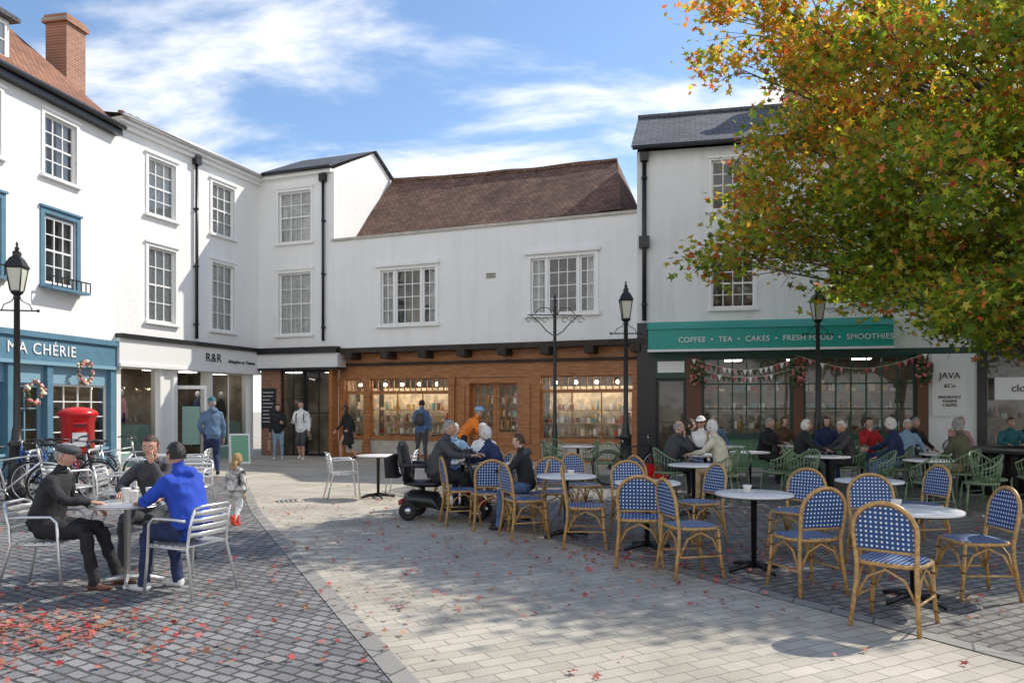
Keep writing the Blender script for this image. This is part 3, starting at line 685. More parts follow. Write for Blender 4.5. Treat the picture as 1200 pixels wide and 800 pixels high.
for i,(x,y,a) in enumerate(((-7.75,11.9,25),(-7.35,12.6,5),(-8.1,13.5,-12),(-7.4,14.2,50),(-8.5,14.7,35),(-7.9,12.8,160))):
    o=inst('bicycle',bm[i%3],(x,y,0),R(a)); o.rotation_euler=(R(rnd.uniform(-6,6)),0,R(a))
inst('bicycle',bm[1],(2.45,15.6,0),R(12))
b=MB()
for k in range(3): b.tube([(k*.9-.9,-.35,0),(k*.9-.9,-.35,.75),(k*.9-.9,-.25,.82),(k*.9-.9,.25,.82),(k*.9-.9,.35,.75),(k*.9-.9,.35,0)],.025,alu,8)
b.obj('cycle_rack',(-8.2,13.2,0),R(15))
# ------------------------------------------------------------ furniture
def bistro():
    mb=MB(); n=28
    def se(a,bb,p=3.2):
        o=[]
        for k in range(n):
            t=2*math.pi*k/n; c_,s_=math.cos(t),math.sin(t)
            o.append((a*math.copysign(abs(c_)**(2/p),c_),bb*math.copysign(abs(s_)**(2/p),s_)))
        return o
    P=se(.215,.205)
    vs=[(x,y,.47+.0) for x,y in P]+[(x,y,.445) for x,y in P]
    mb.add(vs,[tuple(range(n)),tuple(range(2*n-1,n-1,-1))]+[(k,k+n,(k+1)%n+n,(k+1)%n) for k in range(n)],wv_s)
    mb.tube([(x*1.03,y*1.03,.452) for x,y in P],.016,bamboo,6,closed=True)
    for s_ in (-1,1):
        mb.tube([(s_*.225,.225,0),(s_*.205,.195,.22),(s_*.2,.18,.45)],.0155,bamboo,8)
        for z in (.08,.22,.36): mb.lathe([(.019,0),(.019,.014)],bamring,8,(s_*(.225-.02*z/.22 if z<.22 else .204),.225-.03*min(z/.22,1.3),z))
        mb.tube([(s_*.205,.2,.2),(s_*.2,.12,.36),(s_*.2,0,.42),(s_*.2,-.12,.36),(s_*.205,-.2,.2)],.010,bamboo,6)
    for y in (.2,-.205): mb.tube([(-.2,y,.2),(-.12,y,.36),(0,y,.42),(.12,y,.36),(.2,y,.2)],.010,bamboo,6)
    for s_ in (-1,1): mb.tube([(s_*.21,.2,.2),(s_*.21,-.2,.2)],.009,bamboo,6)
    def yb(z): return -.2-(max(0,z-.45))*.16
    pts=[(-.225,-.25,0),(-.2,-.205,.3),(-.195,-.2,.45)]
    for k in range(13):
        t=math.pi-math.pi*k/12; z=.69+.2*math.sin(t); pts.append((.21*math.cos(t),yb(z),z))
    pts+=[(.195,-.2,.45),(.2,-.205,.3),(.225,-.25,0)]
    mb.tube(pts,.0165,bamboo,8)
    mb.tube([(-.2,yb(.55),.55),(.2,yb(.55),.55)],.012,bamboo,6)
    pn=[(-.19,.56)]+[(.192*math.cos(math.pi-math.pi*k/14),.69+.182*math.sin(math.pi-math.pi*k/14)) for k in range(15)]+[(.19,.56)]
    m=len(pn); vs=[(x,yb(z)+.007,z) for x,z in pn]+[(x,yb(z)-.007,z) for x,z in pn]
    mb.add(vs,[tuple(range(m)),tuple(range(2*m-1,m-1,-1))],wv_b)
    mb.tube([(x*.985,yb(z),z-.003) for x,z in pn],.008,bamring,5)
    return mb.mesh('bistro_chair')
def aluchair():
    mb=MB()
    for s_ in (-1,1):
        mb.tube([(s_*.27,.25,0),(s_*.26,.22,.3),(s_*.26,.2,.62),(s_*.26,.15,.67),(s_*.26,-.1,.67),(s_*.25,-.2,.66)],.013,alu,8)
        mb.tube([(s_*.27,-.3,0),(s_*.23,-.2,.42),(s_*.22,-.22,.6),(s_*.21,-.26,.76)],.013,alu,8)
        mb.tube([(s_*.26,.2,.43),(s_*.23,-.2,.42)],.012,alu,8)
    for k in range(6): y=.2-.075*k; mb.box(-.25,.25,y-.028,y+.028,.435,.448,alu)
    for k in range(4):
        z=.54+.062*k; y=-.215-(z-.55)*.2
        mb.tube([(-.215,y,z),(-.12,y-.035,z),(.12,y-.035,z),(.215,y,z)],[(.006,.022)]*4,alu,8,side=(0,1,0))
    mb.tube([(-.21,-.26,.76),(-.15,-.29,.785),(.15,-.29,.785),(.21,-.26,.76)],.013,alu,8)
    return mb.mesh('aluminium_chair')
def greench():
    mb=MB()
    for s_ in (-1,1):
        mb.tube([(s_*.25,.24,0),(s_*.22,.2,.43)],.013,gchair,6); mb.tube([(s_*.24,-.26,0),(s_*.2,-.18,.43)],.013,gchair,6)
    mb.lathe([(.2,.42),(.24,.43),(.245,.45),(.22,.465),(.05,.47)],gchair,20)
    mb.tube([(-.25,-.23,.18),(.25,-.23,.18)],.008,gchair,5); mb.tube([(-.24,.22,.18),(.24,.22,.18)],.008,gchair,5)
    rim=[];lo=[]
    for k in range(17):
        t=R(10)-R(200)*k/16
        h=.66+.20*math.sin(math.pi*k/16)**2
        rim.append((.29*math.cos(t),.27*math.sin(t),h)); lo.append((.225*math.cos(t),.225*math.sin(t),.45))
    mb.tube(rim,.015,gchair,7)
    for p,q in zip(rim,lo): mb.tube([q,p],.0075,gchair,5)
    mid=[tuple((a+c)/2 for a,c in zip(p,q)) for p,q in zip(rim,lo)]; mb.tube(mid,.007,gchair,5)
    return mb.mesh('green_cafe_chair')
def rtable(top,r=.36,leg=black,h=.74):
    mb=MB(); mb.lathe([(r-.01,h-.028),(r,h-.022),(r,h-.005),(r-.008,h),(0.01,h)],top,32)
    mb.lathe([(r-.012,h-.034),(r+.003,h-.030),(r+.003,h-.024),(r-.02,h-.024)],leg,32)
    mb.lathe([(.025,.03),(.03,h-.06),(.12,h-.034)],leg,12)
    for k in range(4):
        a=k*math.pi/2+.4; mb.tube([(0,0,.07),(.16*math.cos(a),.16*math.sin(a),.05),(.29*math.cos(a),.29*math.sin(a),.02)],[(.03,.02),(.025,.015),(.02,.012)],leg,6,side=(0,0,1))
    return mb.mesh('round_table')
MBi=bistro(); MAl=aluchair(); MGr=greench(); MT=rtable(marble); MTb=rtable(M('steel_top',(.6,.61,.61),.25,metal=.6),.30,alu,.72)
def chair(nm,me,x,y,face,s=1): 
    o=inst(nm,me,(x,y,0.006),R(face-90)); o.scale=(s,s,s); return o
for x,y,f in ((2.74,5.5,48),(3.82,6.35,178),(3.5,7.35,-100),(2.5,6.55,105),(1.66,7.15,12),(3.0,8.1,225),(1.27,7.65,80),(.82,8.55,-5),(1.45,9.25,-85),(2.15,8.9,200),
              (.15,9.2,20),(.55,9.95,-80),(-.68,10.25,15),(-.3,9.9,100),(.05,11.3,-90),(4.6,8.7,190),(1.0,10.9,-60),(1.9,10.6,30)):
    chair('bistro_chair',MBi,x,y,f)
for x,y in ((3.2,6.12),(2.3,7.3),(1.48,8.4),(.65,9.2),(-.02,10.4),(-.75,11.6),(4.0,8.6),(2.6,11.0)): inst('round_table',MT,(x,y,.006))
chair('aluminium_chair',MAl,-4.0,6.62,5,.95); chair('aluminium_chair',MAl,-2.72,6.48,158,.95); chair('aluminium_chair',MAl,-3.5,7.6,-90,.95)
inst('aluminium_table',MTb,(-3.38,6.75,.006))
for x,y,f in ((-5.2,10.2,10),(-4.6,11.0,-90),(-4.5,9.9,170),(-6.5,13.2,30),(-5.9,14.2,190),(-2.0,13.9,180),(-2.9,13.2,20),(-6.3,10.9,60)): chair('aluminium_chair',MAl,x,y,f)
inst('aluminium_table',MTb,(-4.85,10.3,.006)); inst('aluminium_table',MTb,(-6.2,13.7,.006)); inst('round_table',MT,(-2.3,13.2,.006))
b=MB()
for k in range(44):
    a=2*math.pi*k/44; m=Matrix.Translation((1.5*math.cos(a),1.5*math.sin(a),0))@Matrix.Rotation(a,4,'Z'); b.box(-.02,.02,-.06,.06,.05,.74,black,m)
b.lathe([(1.42,.74),(1.55,.74),(1.57,.77),(1.55,.8),(1.2,.8),(1.18,.76)],black,44); b.lathe([(1.4,.02),(1.52,.02),(1.52,.07),(1.4,.07)],black,44); b.lathe([(1.38,0),(1.38,.7),(.02,.72)],woodd,30)
b.obj('tree_planter',(9.9,14,0))
# ------------------------------------------------------------ people
skin=[M('skin',(.55,.30,.21),.5,var=.08,vs=20),M('skin_pale',(.62,.38,.28),.5,var=.08,vs=20)]
eyew=M('eye_white',(.7,.7,.68),.3); eyed=M('eye_dark',(.02,.015,.01),.2); lip=M('lips',(.36,.12,.10),.5)
def cloth(nm,c,rough=.85): return M('cloth_'+nm,c,rough,var=.16,vs=6,bump=.5,bs=14)
HAIR={'white':M('hair_white',(.68,.66,.62),.7,var=.2,vs=30,bump=.6,bs=60),'grey':M('hair_grey',(.3,.29,.28),.7,var=.3,vs=30,bump=.6,bs=60),'brown':M('hair_brown',(.06,.03,.015),.6,var=.4,vs=30,bump=.6,bs=60),
      'black':M('hair_black',(.012,.01,.009),.5,var=.4,vs=30,bump=.6,bs=60),'blond':M('hair_blond',(.35,.22,.09),.6,var=.3,vs=30,bump=.6,bs=60)}
CL={k:cloth(k,v) for k,v in dict(black=(.018,.018,.02),blue=(.015,.06,.42),navy=(.018,.03,.09),denim=(.08,.14,.26),ldenim=(.24,.33,.44),grey=(.2,.2,.21),dgrey=(.06,.06,.065),white=(.78,.78,.76),cream=(.6,.55,.42),
    red=(.5,.02,.02),orange=(.75,.2,.02),lblue=(.25,.4,.55),slate=(.10,.17,.27),tan=(.4,.28,.15),olive=(.09,.09,.05),pink=(.55,.25,.3),brown=(.1,.055,.03),teal=(.03,.15,.17)).items()}
fur=M('coat_patch',(.02,.02,.02),.9,col2=(.78,.74,.70),vs=7,bump=.5)
shoeB=M('shoe_black',(.02,.018,.016),.5); shoeW=M('shoe_white',(.7,.7,.7),.5); shoeBr=M('shoe_brown',(.12,.05,.025),.5); boot=M('boot_red',(.65,.06,.03),.4)
def hand(mb,wr,d,pn,side,mat,curl=.5,s=1):
    d=V(d).normalized(); n=V(pn); n=(n-d*n.dot(d)).normalized(); w_=d.cross(n)
    wr=V(wr)
    mb.tube([wr-d*.03*s,wr,wr+d*.04*s,wr+d*.085*s,wr+d*.093*s],[(.024*s,.019*s),(.027*s,.018*s),(.038*s,.016*s),(.040*s,.013*s),(.03*s,.008*s)],mat,10,side=w_)
    for i,Lf in enumerate((.066,.077,.072,.056)):
        p=wr+d*.085*s+w_*(i-1.5)*.0205*s*(side); dd=d.copy(); pts=[p-d*.01*s,p]; 
        for k,fr in enumerate((.45,.32,.25)):
            dd=(dd*math.cos(curl*(.5+.3*k))+n*math.sin(curl*(.5+.3*k))); 
            dd.normalize(); p=p+dd*Lf*fr*s*1.05; pts.append(p)
        mb.tube(pts,[.0095*s,.0095*s,.0088*s,.008*s,.005*s],mat,6)
    p=wr+d*.02*s-w_*side*.028*s; t=(d*.65-w_*side*.65+n*.35).normalized(); t2=(d*.85-w_*side*.2+n*.45).normalized()
    mb.tube([p,p+t*.032*s,p+t*.05*s+t2*.012*s,p+t*.05*s+t2*.038*s],[.013*s,.0115*s,.0105*s,.006*s],mat,6)
def head(mb,c,rot,sk,hair,style,s=1,hat=None,female=False,glasses=False):
    def fn(u,p):
        p=p.copy(); z=u.z
        if z<0:
            p.x*=1-.30*(-z)**1.6; 
            if u.y>0: p.y*=1+.03*(-z)
            if u.y<0: p.y*=1-.32*(-z)
        if u.y>.3:
            fx=max(0,1-abs(u.x)/.17); zz_=u.z+.12
            if -.22<zz_<.25: p.y+=.024*fx*(1-abs((zz_+.08)/.26))**.8 if abs((zz_+.08)/.26)<1 else 0
            for sx in (-1,1):
                dd=((u.x-sx*.36)**2+(u.z-.07)**2)/.022; p.y-=.012*math.exp(-dd)
            p.y+=.007*math.exp(-((u.x**2)/.05+(u.z+.45)**2/.006))
            p.y+=.008*math.exp(-((u.x**2)/.06+(u.z+.85)**2/.03))
            p.y+=.005*math.exp(-((u.z-.25)**2/.01))
        return p*s
    r=(.076,.094,.118)
    mb.sphere(c,r,sk,28,24,rot=rot,fn=fn)
    C=V(c)
    for sx in (-1,1):
        mb.sphere(C+rot@V((sx*.028,.077,.008))*s,.0115*s,eyew,8,6); mb.sphere(C+rot@V((sx*.028,.0855,.008))*s,.0055*s,eyed,6,5)
        mb.tube([C+rot@V((sx*.013,.090,.027))*s,C+rot@V((sx*.03,.088,.031))*s,C+rot@V((sx*.044,.078,.026))*s],.0035*s,HAIR[hair] if hair in HAIR else HAIR['grey'],5)
        mb.sphere(C+rot@V((sx*.078,-.005,-.008))*s,(.010*s,.018*s,.03*s),sk,8,6,rot=rot)
    mb.tube([C+rot@V((-.024,.081,-.052))*s,C+rot@V((-.01,.091,-.049))*s,C+rot@V((.01,.091,-.049))*s,C+rot@V((.024,.081,-.052))*s],[.002*s,.0045*s,.0045*s,.002*s],lip,6)
    if glasses:
        for sx in (-1,1):
            mb.sphere(C+rot@V((sx*.032,.096,.008))*s,(.024*s,.004*s,.018*s),black,10,6,rot=rot); mb.tube([C+rot@V((sx*.055,.09,.012))*s,C+rot@V((sx*.08,0,.012))*s],.003*s,black,4)
        mb.tube([C+rot@V((-.02,.098,.01))*s,C+rot@V((.02,.098,.01))*s],.003*s,black,4)
    hm=HAIR[hair]
    def hf(u,p):
        q=p*(1.0+.05*noise.noise(V((u.x*4,u.y*4,u.z*4+style_seed)))); 
        if style=='long' and u.z<0: q.x*=1+.10*(-u.z)
        return q*s
    style_seed=rnd.uniform(0,30)
    bot={'short':-.35,'bald':-.3,'long':-.95,'bob':-.8}[style]
    def keep(u):
        if style=='bald' and u.z>.55: return False
        if u.z<bot: return False
        if u.y>.05 and u.z<.42+.25*min(1,abs(u.y)): 
            if style in('long','bob') and abs(u.x)>.78 : return True
            return abs(u.x)>.93 and u.z>.0 
        return True
    mb.sphere(c,(.085,.104,.127) if style!='bald' else (.081,.099,.122),hm,24,20,rot=rot,fn=hf,keep=keep)
    if style=='long':
        mb.tube([C+rot@V((0,-.06,-.02))*s,C+rot@V((0,-.095,-.12))*s,C+rot@V((0,-.10,-.22))*s,C+rot@V((0,-.09,-.3))*s],[(.078*s,.04*s),(.082*s,.04*s),(.075*s,.03*s),(.04*s,.012*s)],hm,10,side=rot@V((1,0,0)))
    if hat:
        hm2=CL[hat[1]] 
        if hat[0]=='cap':
            mb.sphere(C+rot@V((0,0,.02))*s,(.094*s,.112*s,.118*s),hm2,20,14,rot=rot,keep=lambda u:u.z>.2)
            mb.tube([C+rot@V((0,.075,.052))*s,C+rot@V((0,.13,.048))*s,C+rot@V((0,.165,.035))*s],[(.078*s,.010*s),(.07*s,.006*s),(.03*s,.004*s)],hm2,10,side=rot@V((1,0,0)))
        if hat[0]=='flat':
            mb.sphere(C+rot@V((0,.015,.062))*s,(.100*s,.125*s,.052*s),hm2,20,12,rot=rot)
            mb.tube([C+rot@V((0,.09,.05))*s,C+rot@V((0,.14,.036))*s],[(.07*s,.012*s),(.04*s,.006*s)],hm2,10,side=rot@V((1,0,0)))
        if hat[0]=='helmet':
            mb.sphere(C+rot@V((0,0,.03))*s,(.105*s,.13*s,.115*s),hm2,20,14,rot=rot,keep=lambda u:u.z>.1)
            for k in (-.04,0,.04): mb.tube([C+rot@V((k,.1,.1))*s,C+rot@V((k,0,.148))*s,C+rot@V((k,-.1,.1))*s],.008*s,black,5)
ARMS={
 'lap':((.25,.07,.80),(.13,.30,.66)),
 'table':((.27,.20,.82),(.14,.42,.79)),
 'chin':((.24,.28,.82),(.07,.20,1.05)),
 'rest':((.30,.02,.80),(.29,.26,.70)),
 'tiller':((.27,.22,.85),(.2,.48,.85)),
}
def person(name,x,y,face,pose='sit',top='black',bot='navy',hair='brown',style='short',shoes=shoeB,H=1.72,lean=8,arms=('lap','lap'),turn=0,nod=0,hat=None,sleeve=True,shorts=False,dress=False,bulk=1.1,vox=.02,sk=None,fat=1.0,legs=None,z0=0,hood=None,bag=None,glasses=False,topm=None,step=.22):
    S=H/1.75; sk=sk or rnd.choice(skin); le=R(lean)
    u=V((0,math.sin(le),math.cos(le)))
    E=empty(name,(x,y,.008+z0),R(face-90)); E.scale=(S,S,S)
    zp=.57/ S if pose=='sit' else .93
    if pose=='sit': zp=(.47+.10)/S
    P=V((0,-.03 if pose=='sit' else 0,zp))
    seg=[]
    mb=MB(); dm=black
    def T(pts,rad,label,side=None,n=12):
        mb.tube(pts,rad,dm,n,side=side)
        for a,c,ra,rc in zip(pts[:-1],pts[1:],rad[:-1],rad[1:]):
            f=lambda r:(r[0]+r[1])/2 if isinstance(r,tuple) else r
            seg.append((V(a),V(c),f(ra)*.5+f(rc)*.5,label))
    X=V((1,0,0)); j=bulk; g=fat
    lower='bottom' if not dress else 'top'
    T([P-u*.09,P-u*.02],[(.12*g,.10*g),(.162*g,.125*g)],lower,X)
    T([P-u*.02,P+u*.06,P+u*.18,P+u*.30,P+u*.41,P+u*.48,P+u*.53],[(.165*g*j,.128*g*j),(.163*g*j,.128*g*j),(.15*g*j,.12*g*j),(.165*j*(.5+.5*g),.122*j),(.172*j,.112*j),(.125*j,.085*j),(.07,.062)],'top',X,16)
    nk=P+u*.52; hc=nk+V((0,.035+.06*math.sin(le),.165))
    T([nk,nk+(hc-nk)*.35,hc-V((0,.01,.03))],[.062,.054,.05],'skin')
    zshift=(zp-.57) if pose=='sit' else 0
    hands=MB()
    for si,sx in enumerate((-1,1)):
        s0=P+u*.45+V((sx*.165,0,0)); a=arms[si]
        if a=='down': el=s0+V((sx*.07,-.02,-.29)); wr=el+V((sx*.01,.06,-.24)); pn=V((-sx,0,0))
        elif a=='swingf': el=s0+V((sx*.05,.10,-.26)); wr=el+V((-sx*.02,.17,-.18)); pn=V((-sx,0,0))
        elif a=='swingb': el=s0+V((sx*.06,-.13,-.25)); wr=el+V((sx*.01,-.02,-.25)); pn=V((-sx,0,0))
        elif a=='pocket': el=s0+V((sx*.11,-.05,-.27)); wr=el+V((-sx*.08,.15,-.16)); pn=V((-sx,0,0))
        elif a=='hold': el=s0+V((sx*.07,.03,-.28)); wr=el+V((-sx*.06,.22,.04)); pn=V((-sx,0,0))
        else:
            e_,w2=ARMS[a]; el=V((sx*e_[0],e_[1]+.2*math.sin(le),e_[2]+zshift)); wr=V((sx*w2[0],w2[1]+(.12 if a!='chin' else .2)*math.sin(le),w2[2]+zshift)); pn=V((0,0,-1)) if a in('lap','table','tiller','rest') else V((0,-1,0))
        T([s0-V((sx*.05,0,-.0)),s0,s0+(el-s0)*.5,el],[.06*j,.062*j,.055*j,.047*j],'top')
        T([el,el+(wr-el)*.35,wr],[.047*j if sleeve else .042,.045*j if sleeve else .04,.034*j if sleeve else .027],'top' if sleeve else 'skin')
        d=(wr-el).normalized()
        T([wr,wr+d*.03],[.026,.026],'skin')
        if a=='chin': d=V((-sx*.3,.1,1))
        elif a in('lap','table'): d=(d+V((0,.5,-.1))).normalized()
        hand(hands,wr+d*.015,d,pn,-sx,sk,.55 if a!='chin' else 1.1)
        hp=P+V((sx*.088*g,0,-.04))
        if pose=='sit':
            lg=(legs or ((.42,.44),(.42,.44)))[si]; kx=.12+.02*si
            kn=V((sx*kx,lg[0],.50/S+.01)); an=V((sx*(kx+.0),lg[1],.085)); hp=P+V((sx*.09*g,.0,-.03))
        elif pose=='walk':
            f=1 if si==0 else -1
            kn=hp+V((0,.10+f*step*.55,-.42)); an=V((hp.x,f*step*1.25-.02,.09 if f>0 else .14)); 
        else:
            kn=hp+V((sx*.02,.02,-.43)); an=V((sx*.12,-.01,.085))
        tr=1.0 if shorts else 1.08
        T([hp,hp+(kn-hp)*.5,kn],[.092*g*tr,.082*tr*(.5+.5*g),.064*tr],lower if not dress else 'skin')
        T([kn,kn+(an-kn)*.35+V((0,-.012,0)),an],[.058*tr,.056*tr,.036 if (shorts or dress) else .05],'skin' if (shorts or dress) else 'bottom')
        fd=V((sx*.06,1,0)).normalized(); pit=-.25 if (pose=='walk' and si==1) else 0
        fd2=V((fd.x,fd.y,pit)).normalized()
        T([an-fd2*.06+V((0,0,-.03)),an+V((0,0,-.035)),an+fd2*.09+V((0,0,-.045)),an+fd2*.165+V((0,0,-.055))],[(.033,.035),(.04,.045),(.044,.032),(.028,.02)],'shoe',X)
        if shoes is boot: T([an+V((0,0,.16)),an],[.064,.06],'shoe')
    if dress:
        if pose!='sit': T([P+u*.1,P-V((0,0,.1)),P-V((0,0,.42))],[(.16,.12),(.19,.15),(.23,.2)],'top',X)
        else: T([P,P+V((0,.25,0)),P+V((0,.44,-.06)),P+V((0,.48,-.2))],[(.2,.12),(.22,.10),(.2,.08),(.2,.03)],'top',X)
    if hood: T([nk+V((-.09,-.05,-.0)),nk+V((0,-.10,.0)),nk+V((.09,-.05,0))],[.05,.065,.05],'hood')
    me=mb.mesh('body'); o=bpy.data.objects.new('tmp',me); sc.collection.objects.link(o)
    r=o.modifiers.new('r','REMESH'); r.mode='VOXEL'; r.voxel_size=vox; r.use_smooth_shade=True
    sm=o.modifiers.new('s','SMOOTH'); sm.factor=.5; sm.iterations=3
    dg=bpy.context.evaluated_depsgraph_get(); dg.update()
    ev=o.evaluated_get(dg); m2=bpy.data.meshes.new_from_object(ev); bpy.data.objects.remove(o); bpy.data.meshes.remove(me)
    nf=len(m2.polygons); cen=np.zeros(nf*3); m2.polygons.foreach_get('center',cen); cen=cen.reshape(-1,3)
    labs=['top','bottom','skin','shoe','hood']; best=np.full(nf,1e9); lab=np.zeros(nf,dtype=np.int32)
    for a,c,rr,lb in seg:
        a_=np.array(a);d_=np.array(c)-a_; L2=max(1e-9,d_@d_); t=np.clip(((cen-a_)@d_)/L2,0,1); dist=np.linalg.norm(cen-(a_+t[:,None]*d_),axis=1)-rr
        if lb=='shoe': dist-=.004
        k=dist<best; best[k]=dist[k]; lab[k]=labs.index(lb)
    nv=len(m2.vertices); co_=np.zeros(nv*3); m2.vertices.foreach_get('co',co_); no_=np.zeros(nv*3); m2.vertices.foreach_get('normal',no_)
    co_=co_.reshape(-1,3); no_=no_.reshape(-1,3); sd=rnd.uniform(0,9)
    f=(np.sin(co_[:,2]*48+co_[:,0]*22+sd+2*np.sin(co_[:,1]*30))*.5+np.sin(co_[:,2]*27-co_[:,1]*35+sd*2+2*np.sin(co_[:,0]*25)))*.0042
    co_+=no_*f[:,None]; m2.vertices.foreach_set('co',co_.ravel()); m2.update()
    m2.materials.clear()
    tm=topm or CL[top]
    for q in (tm,CL[bot],sk,shoes,CL[hood] if hood else tm): m2.materials.append(q)
    m2.polygons.foreach_set('material_index',lab); m2.polygons.foreach_set('use_smooth',[True]*nf)
    inst('body',m2,parent=E)
    rot=(Matrix.Rotation(R(turn),3,'Z')@Matrix.Rotation(R(nod)-le*.3,3,'X'))
    hs=1.0 if H>1.3 else 1.35
    head(hands,hc+V((0,0,.118*(hs-1))),rot,sk,hair,style,hs,hat,glasses=glasses)
    cl=[nk+V((.075*math.cos(t),.068*math.sin(t),-.0+.012*math.sin(t))) for t in [k*2*math.pi/14 for k in range(14)]]
    hands.tube(cl,.014,tm,6,closed=True)
    if bag=='backpack':
        hands.tube([P+u*.1+V((0,-.19,0)),P+u*.25+V((0,-.21,0)),P+u*.42+V((0,-.17,0))],[(.13,.07),(.14,.09),(.1,.05)],CL['dgrey'],10,side=(1,0,0))
        for sx in (-1,1): hands.tube([P+u*.45+V((sx*.1,-.13,0)),P+u*.5+V((sx*.11,0,0)),P+u*.38+V((sx*.11,.135,0)),P+u*.2+V((sx*.12,.13,0)),P+u*.12+V((sx*.15,-.05,0))],.014,CL['dgrey'],5)
    if bag=='tote':
        hands.box(.22,.30,-.12,.14,.32,.62,CL['tan']); hands.tube([(.26,-.06,.62),(.26,0,.74),(.26,.06,.62)],.01,CL['tan'],5)
    hands.obj('head_and_hands',parent=E)
    return E
# left table group
person('man',-4.0,6.62,5,top='black',bot='black',hair='grey',style='short',hat=('flat','dgrey'),lean=16,arms=('rest','table'),nod=-6,shoes=shoeBr,vox=.013,legs=((.45,.62),(.42,.50)),fat=1.1,turn=-5,H=1.54,z0=-.02)
person('man',-2.70,6.46,158,top='blue',bot='navy',hair='black',lean=18,arms=('table','table'),shoes=shoeW,vox=.013,hood='blue',bulk=1.22,legs=((.42,.46),(.40,.3)),turn=-8,H=1.58,z0=-.02)
person('man',-3.5,7.6,-92,top='dgrey',bot='dgrey',hair='brown',lean=16,arms=('chin','table'),vox=.014,nod=-8,turn=10,H=1.64,z0=-.02)
b=MB(); cup=M('cup_paper',(.75,.72,.66),.5)
for (x,y) in ((-3.46,6.88),(-3.28,6.66),(-3.26,6.92)): b.lathe([(.028,.0),(.038,.10),(.041,.105),(.036,.112)],cup,14,(x,y,.726))
b.obj('paper_cups')
b=MB()
for (x,y,z) in ((3.1,6.2,.746),(2.25,7.35,.746),(1.4,8.45,.746),(.7,9.15,.746),(-.05,10.4,.746),(-.8,11.6,.746),(-.7,11.5,.746)): b.lathe([(.02,0),(.04,.05),(.045,.07),(.035,.068)],cup,12,(x,y,z)); b.lathe([(.04,0),(.07,.008),(.07,.012)],cup,16,(x,y,z-.001))
b.obj('coffee_cups')
person('man',-6.75,17.3,120,'walk',top='slate',bot='navy',hair='grey',hat=('cap','teal'),arms=('pocket','down'),hood='slate',H=1.8,step=.12,lean=3)
person('girl',-3.60,10.0,60,'walk',topm=fur,bot='white',hair='blond',style='long',shoes=boot,H=.92,arms=('down','down'),lean=2,vox=.02,bulk=1.65,step=.12,fat=1.2)
person('woman',-7.0,23.0,-80,'stand',top='black',bot='ldenim',hair='brown',style='long',H=1.68,arms=('hold','down'),lean=2,vox=.025,bag='tote',shoes=shoeW)
person('man',-6.25,22.8,-95,'walk',top='white',bot='dgrey',hair='brown',H=1.78,arms=('down','hold'),lean=2,shorts=True,sleeve=True,bag='backpack',shoes=shoeW,vox=.025,step=.08)
person('woman',-4.85,22.7,170,'walk',top='black',bot='black',hair='brown',style='bob',H=1.66,arms=('swingf','swingb'),lean=4,dress=True,vox=.025,step=.18)
person('man',-2.62,22.2,80,'stand',top='denim',bot='dgrey',hair='black',H=1.8,arms=('hold','down'),lean=2,bag='backpack',vox=.025)
person('man',-1.15,17.6,20,'stand',top='orange',bot='black',hair='grey',hat=('helmet','lblue'),H=1.72,arms=('hold','hold'),lean=42,vox=.022)
person('man',-1.03,10.75,-8,z0=.06,top='dgrey',bot='black',hair='grey',lean=16,arms=('tiller','tiller'),fat=1.2,bulk=1.2,style='short',legs=((.40,.5),(.40,.5)),vox=.018,H=1.66)
b=MB()
bodyb=M('scooter_black',(.02,.02,.022),.35); bodyr=M('scooter_red',(.3,.02,.02),.3)
b.tube([(-.5,0,.26),(-.42,0,.28),(-.1,0,.26),(0,0,.16),(.45,0,.14),(.55,0,.2)],[(.18,.10),(.25,.13),(.25,.12),(.24,.03),(.22,.03),(.12,.03)],bodyb,12,side=(0,1,0))
b.tube([(-.54,0,.22),(-.57,0,.27)],[(.2,.08),(.16,.05)],bodyr,10,side=(0,1,0))
b.tube([(.45,0,.18),(.56,0,.25),(.62,0,.22)],[(.2,.05),(.2,.10),(.12,.05)],bodyr,10,side=(0,1,0))
for x,r in ((-.42,.13),(.56,.11)):
    for s_ in (-1,1):
        m=[(x+r*math.cos(a)*.72,s_*.25,r+r*math.sin(a)*.72) for a in [k*2*math.pi/18 for k in range(18)]]
        b.tube(m,r*.3,rubber,8,closed=True); b.tube([(x,s_*.22,r),(x,s_*.28,r)],r*.5,chrome,10)
b.tube([(.52,0,.2),(.42,0,.6),(.34,0,.92)],[.05,.035,.03],bodyb,8); b.tube([(.3,-.27,.98),(.36,-.12,.93),(.36,.12,.93),(.3,.27,.98)],.015,bodyb,6); b.boxc((.37,0,.93),(.1,.2,.1),bodyb)
b.tube([(-.28,0,.35),(-.28,0,.46)],.04,bodyb,8)
b.tube([(-.5,0,.50),(-.3,0,.49),(-.05,0,.50),(0,0,.49)],[(.2,.04),(.24,.055),(.24,.055),(.2,.03)],bodyb,12,side=(0,1,0))
b.tube([(-.47,0,.5),(-.53,0,.76),(-.57,0,1.0),(-.58,0,1.08)],[(.2,.05),(.24,.06),(.22,.06),(.12,.03)],bodyb,12,side=(0,1,0))
for s_ in (-1,1): b.tube([(-.5,s_*.27,.76),(-.15,s_*.27,.75)],.03,bodyb,8); b.tube([(-.48,s_*.25,.54),(-.48,s_*.27,.76)],.018,bodyb,6)
b.tube([(-.62,0,.58),(-.72,0,.60),(-.74,0,.82),(-.66,0,.88)],[(.16,.02),(.2,.10),(.2,.09),(.15,.03)],CL['black'],10,side=(0,1,0))
b.obj('mobility_scooter',(-.98,10.75,.006),R(-8))
person('woman',-.95,12.15,-60,top='lblue',bot='navy',hair='white',style='bob',lean=10,arms=('table','table'),H=1.62); chair('bistro_chair',MBi,-.95,12.15,-60)
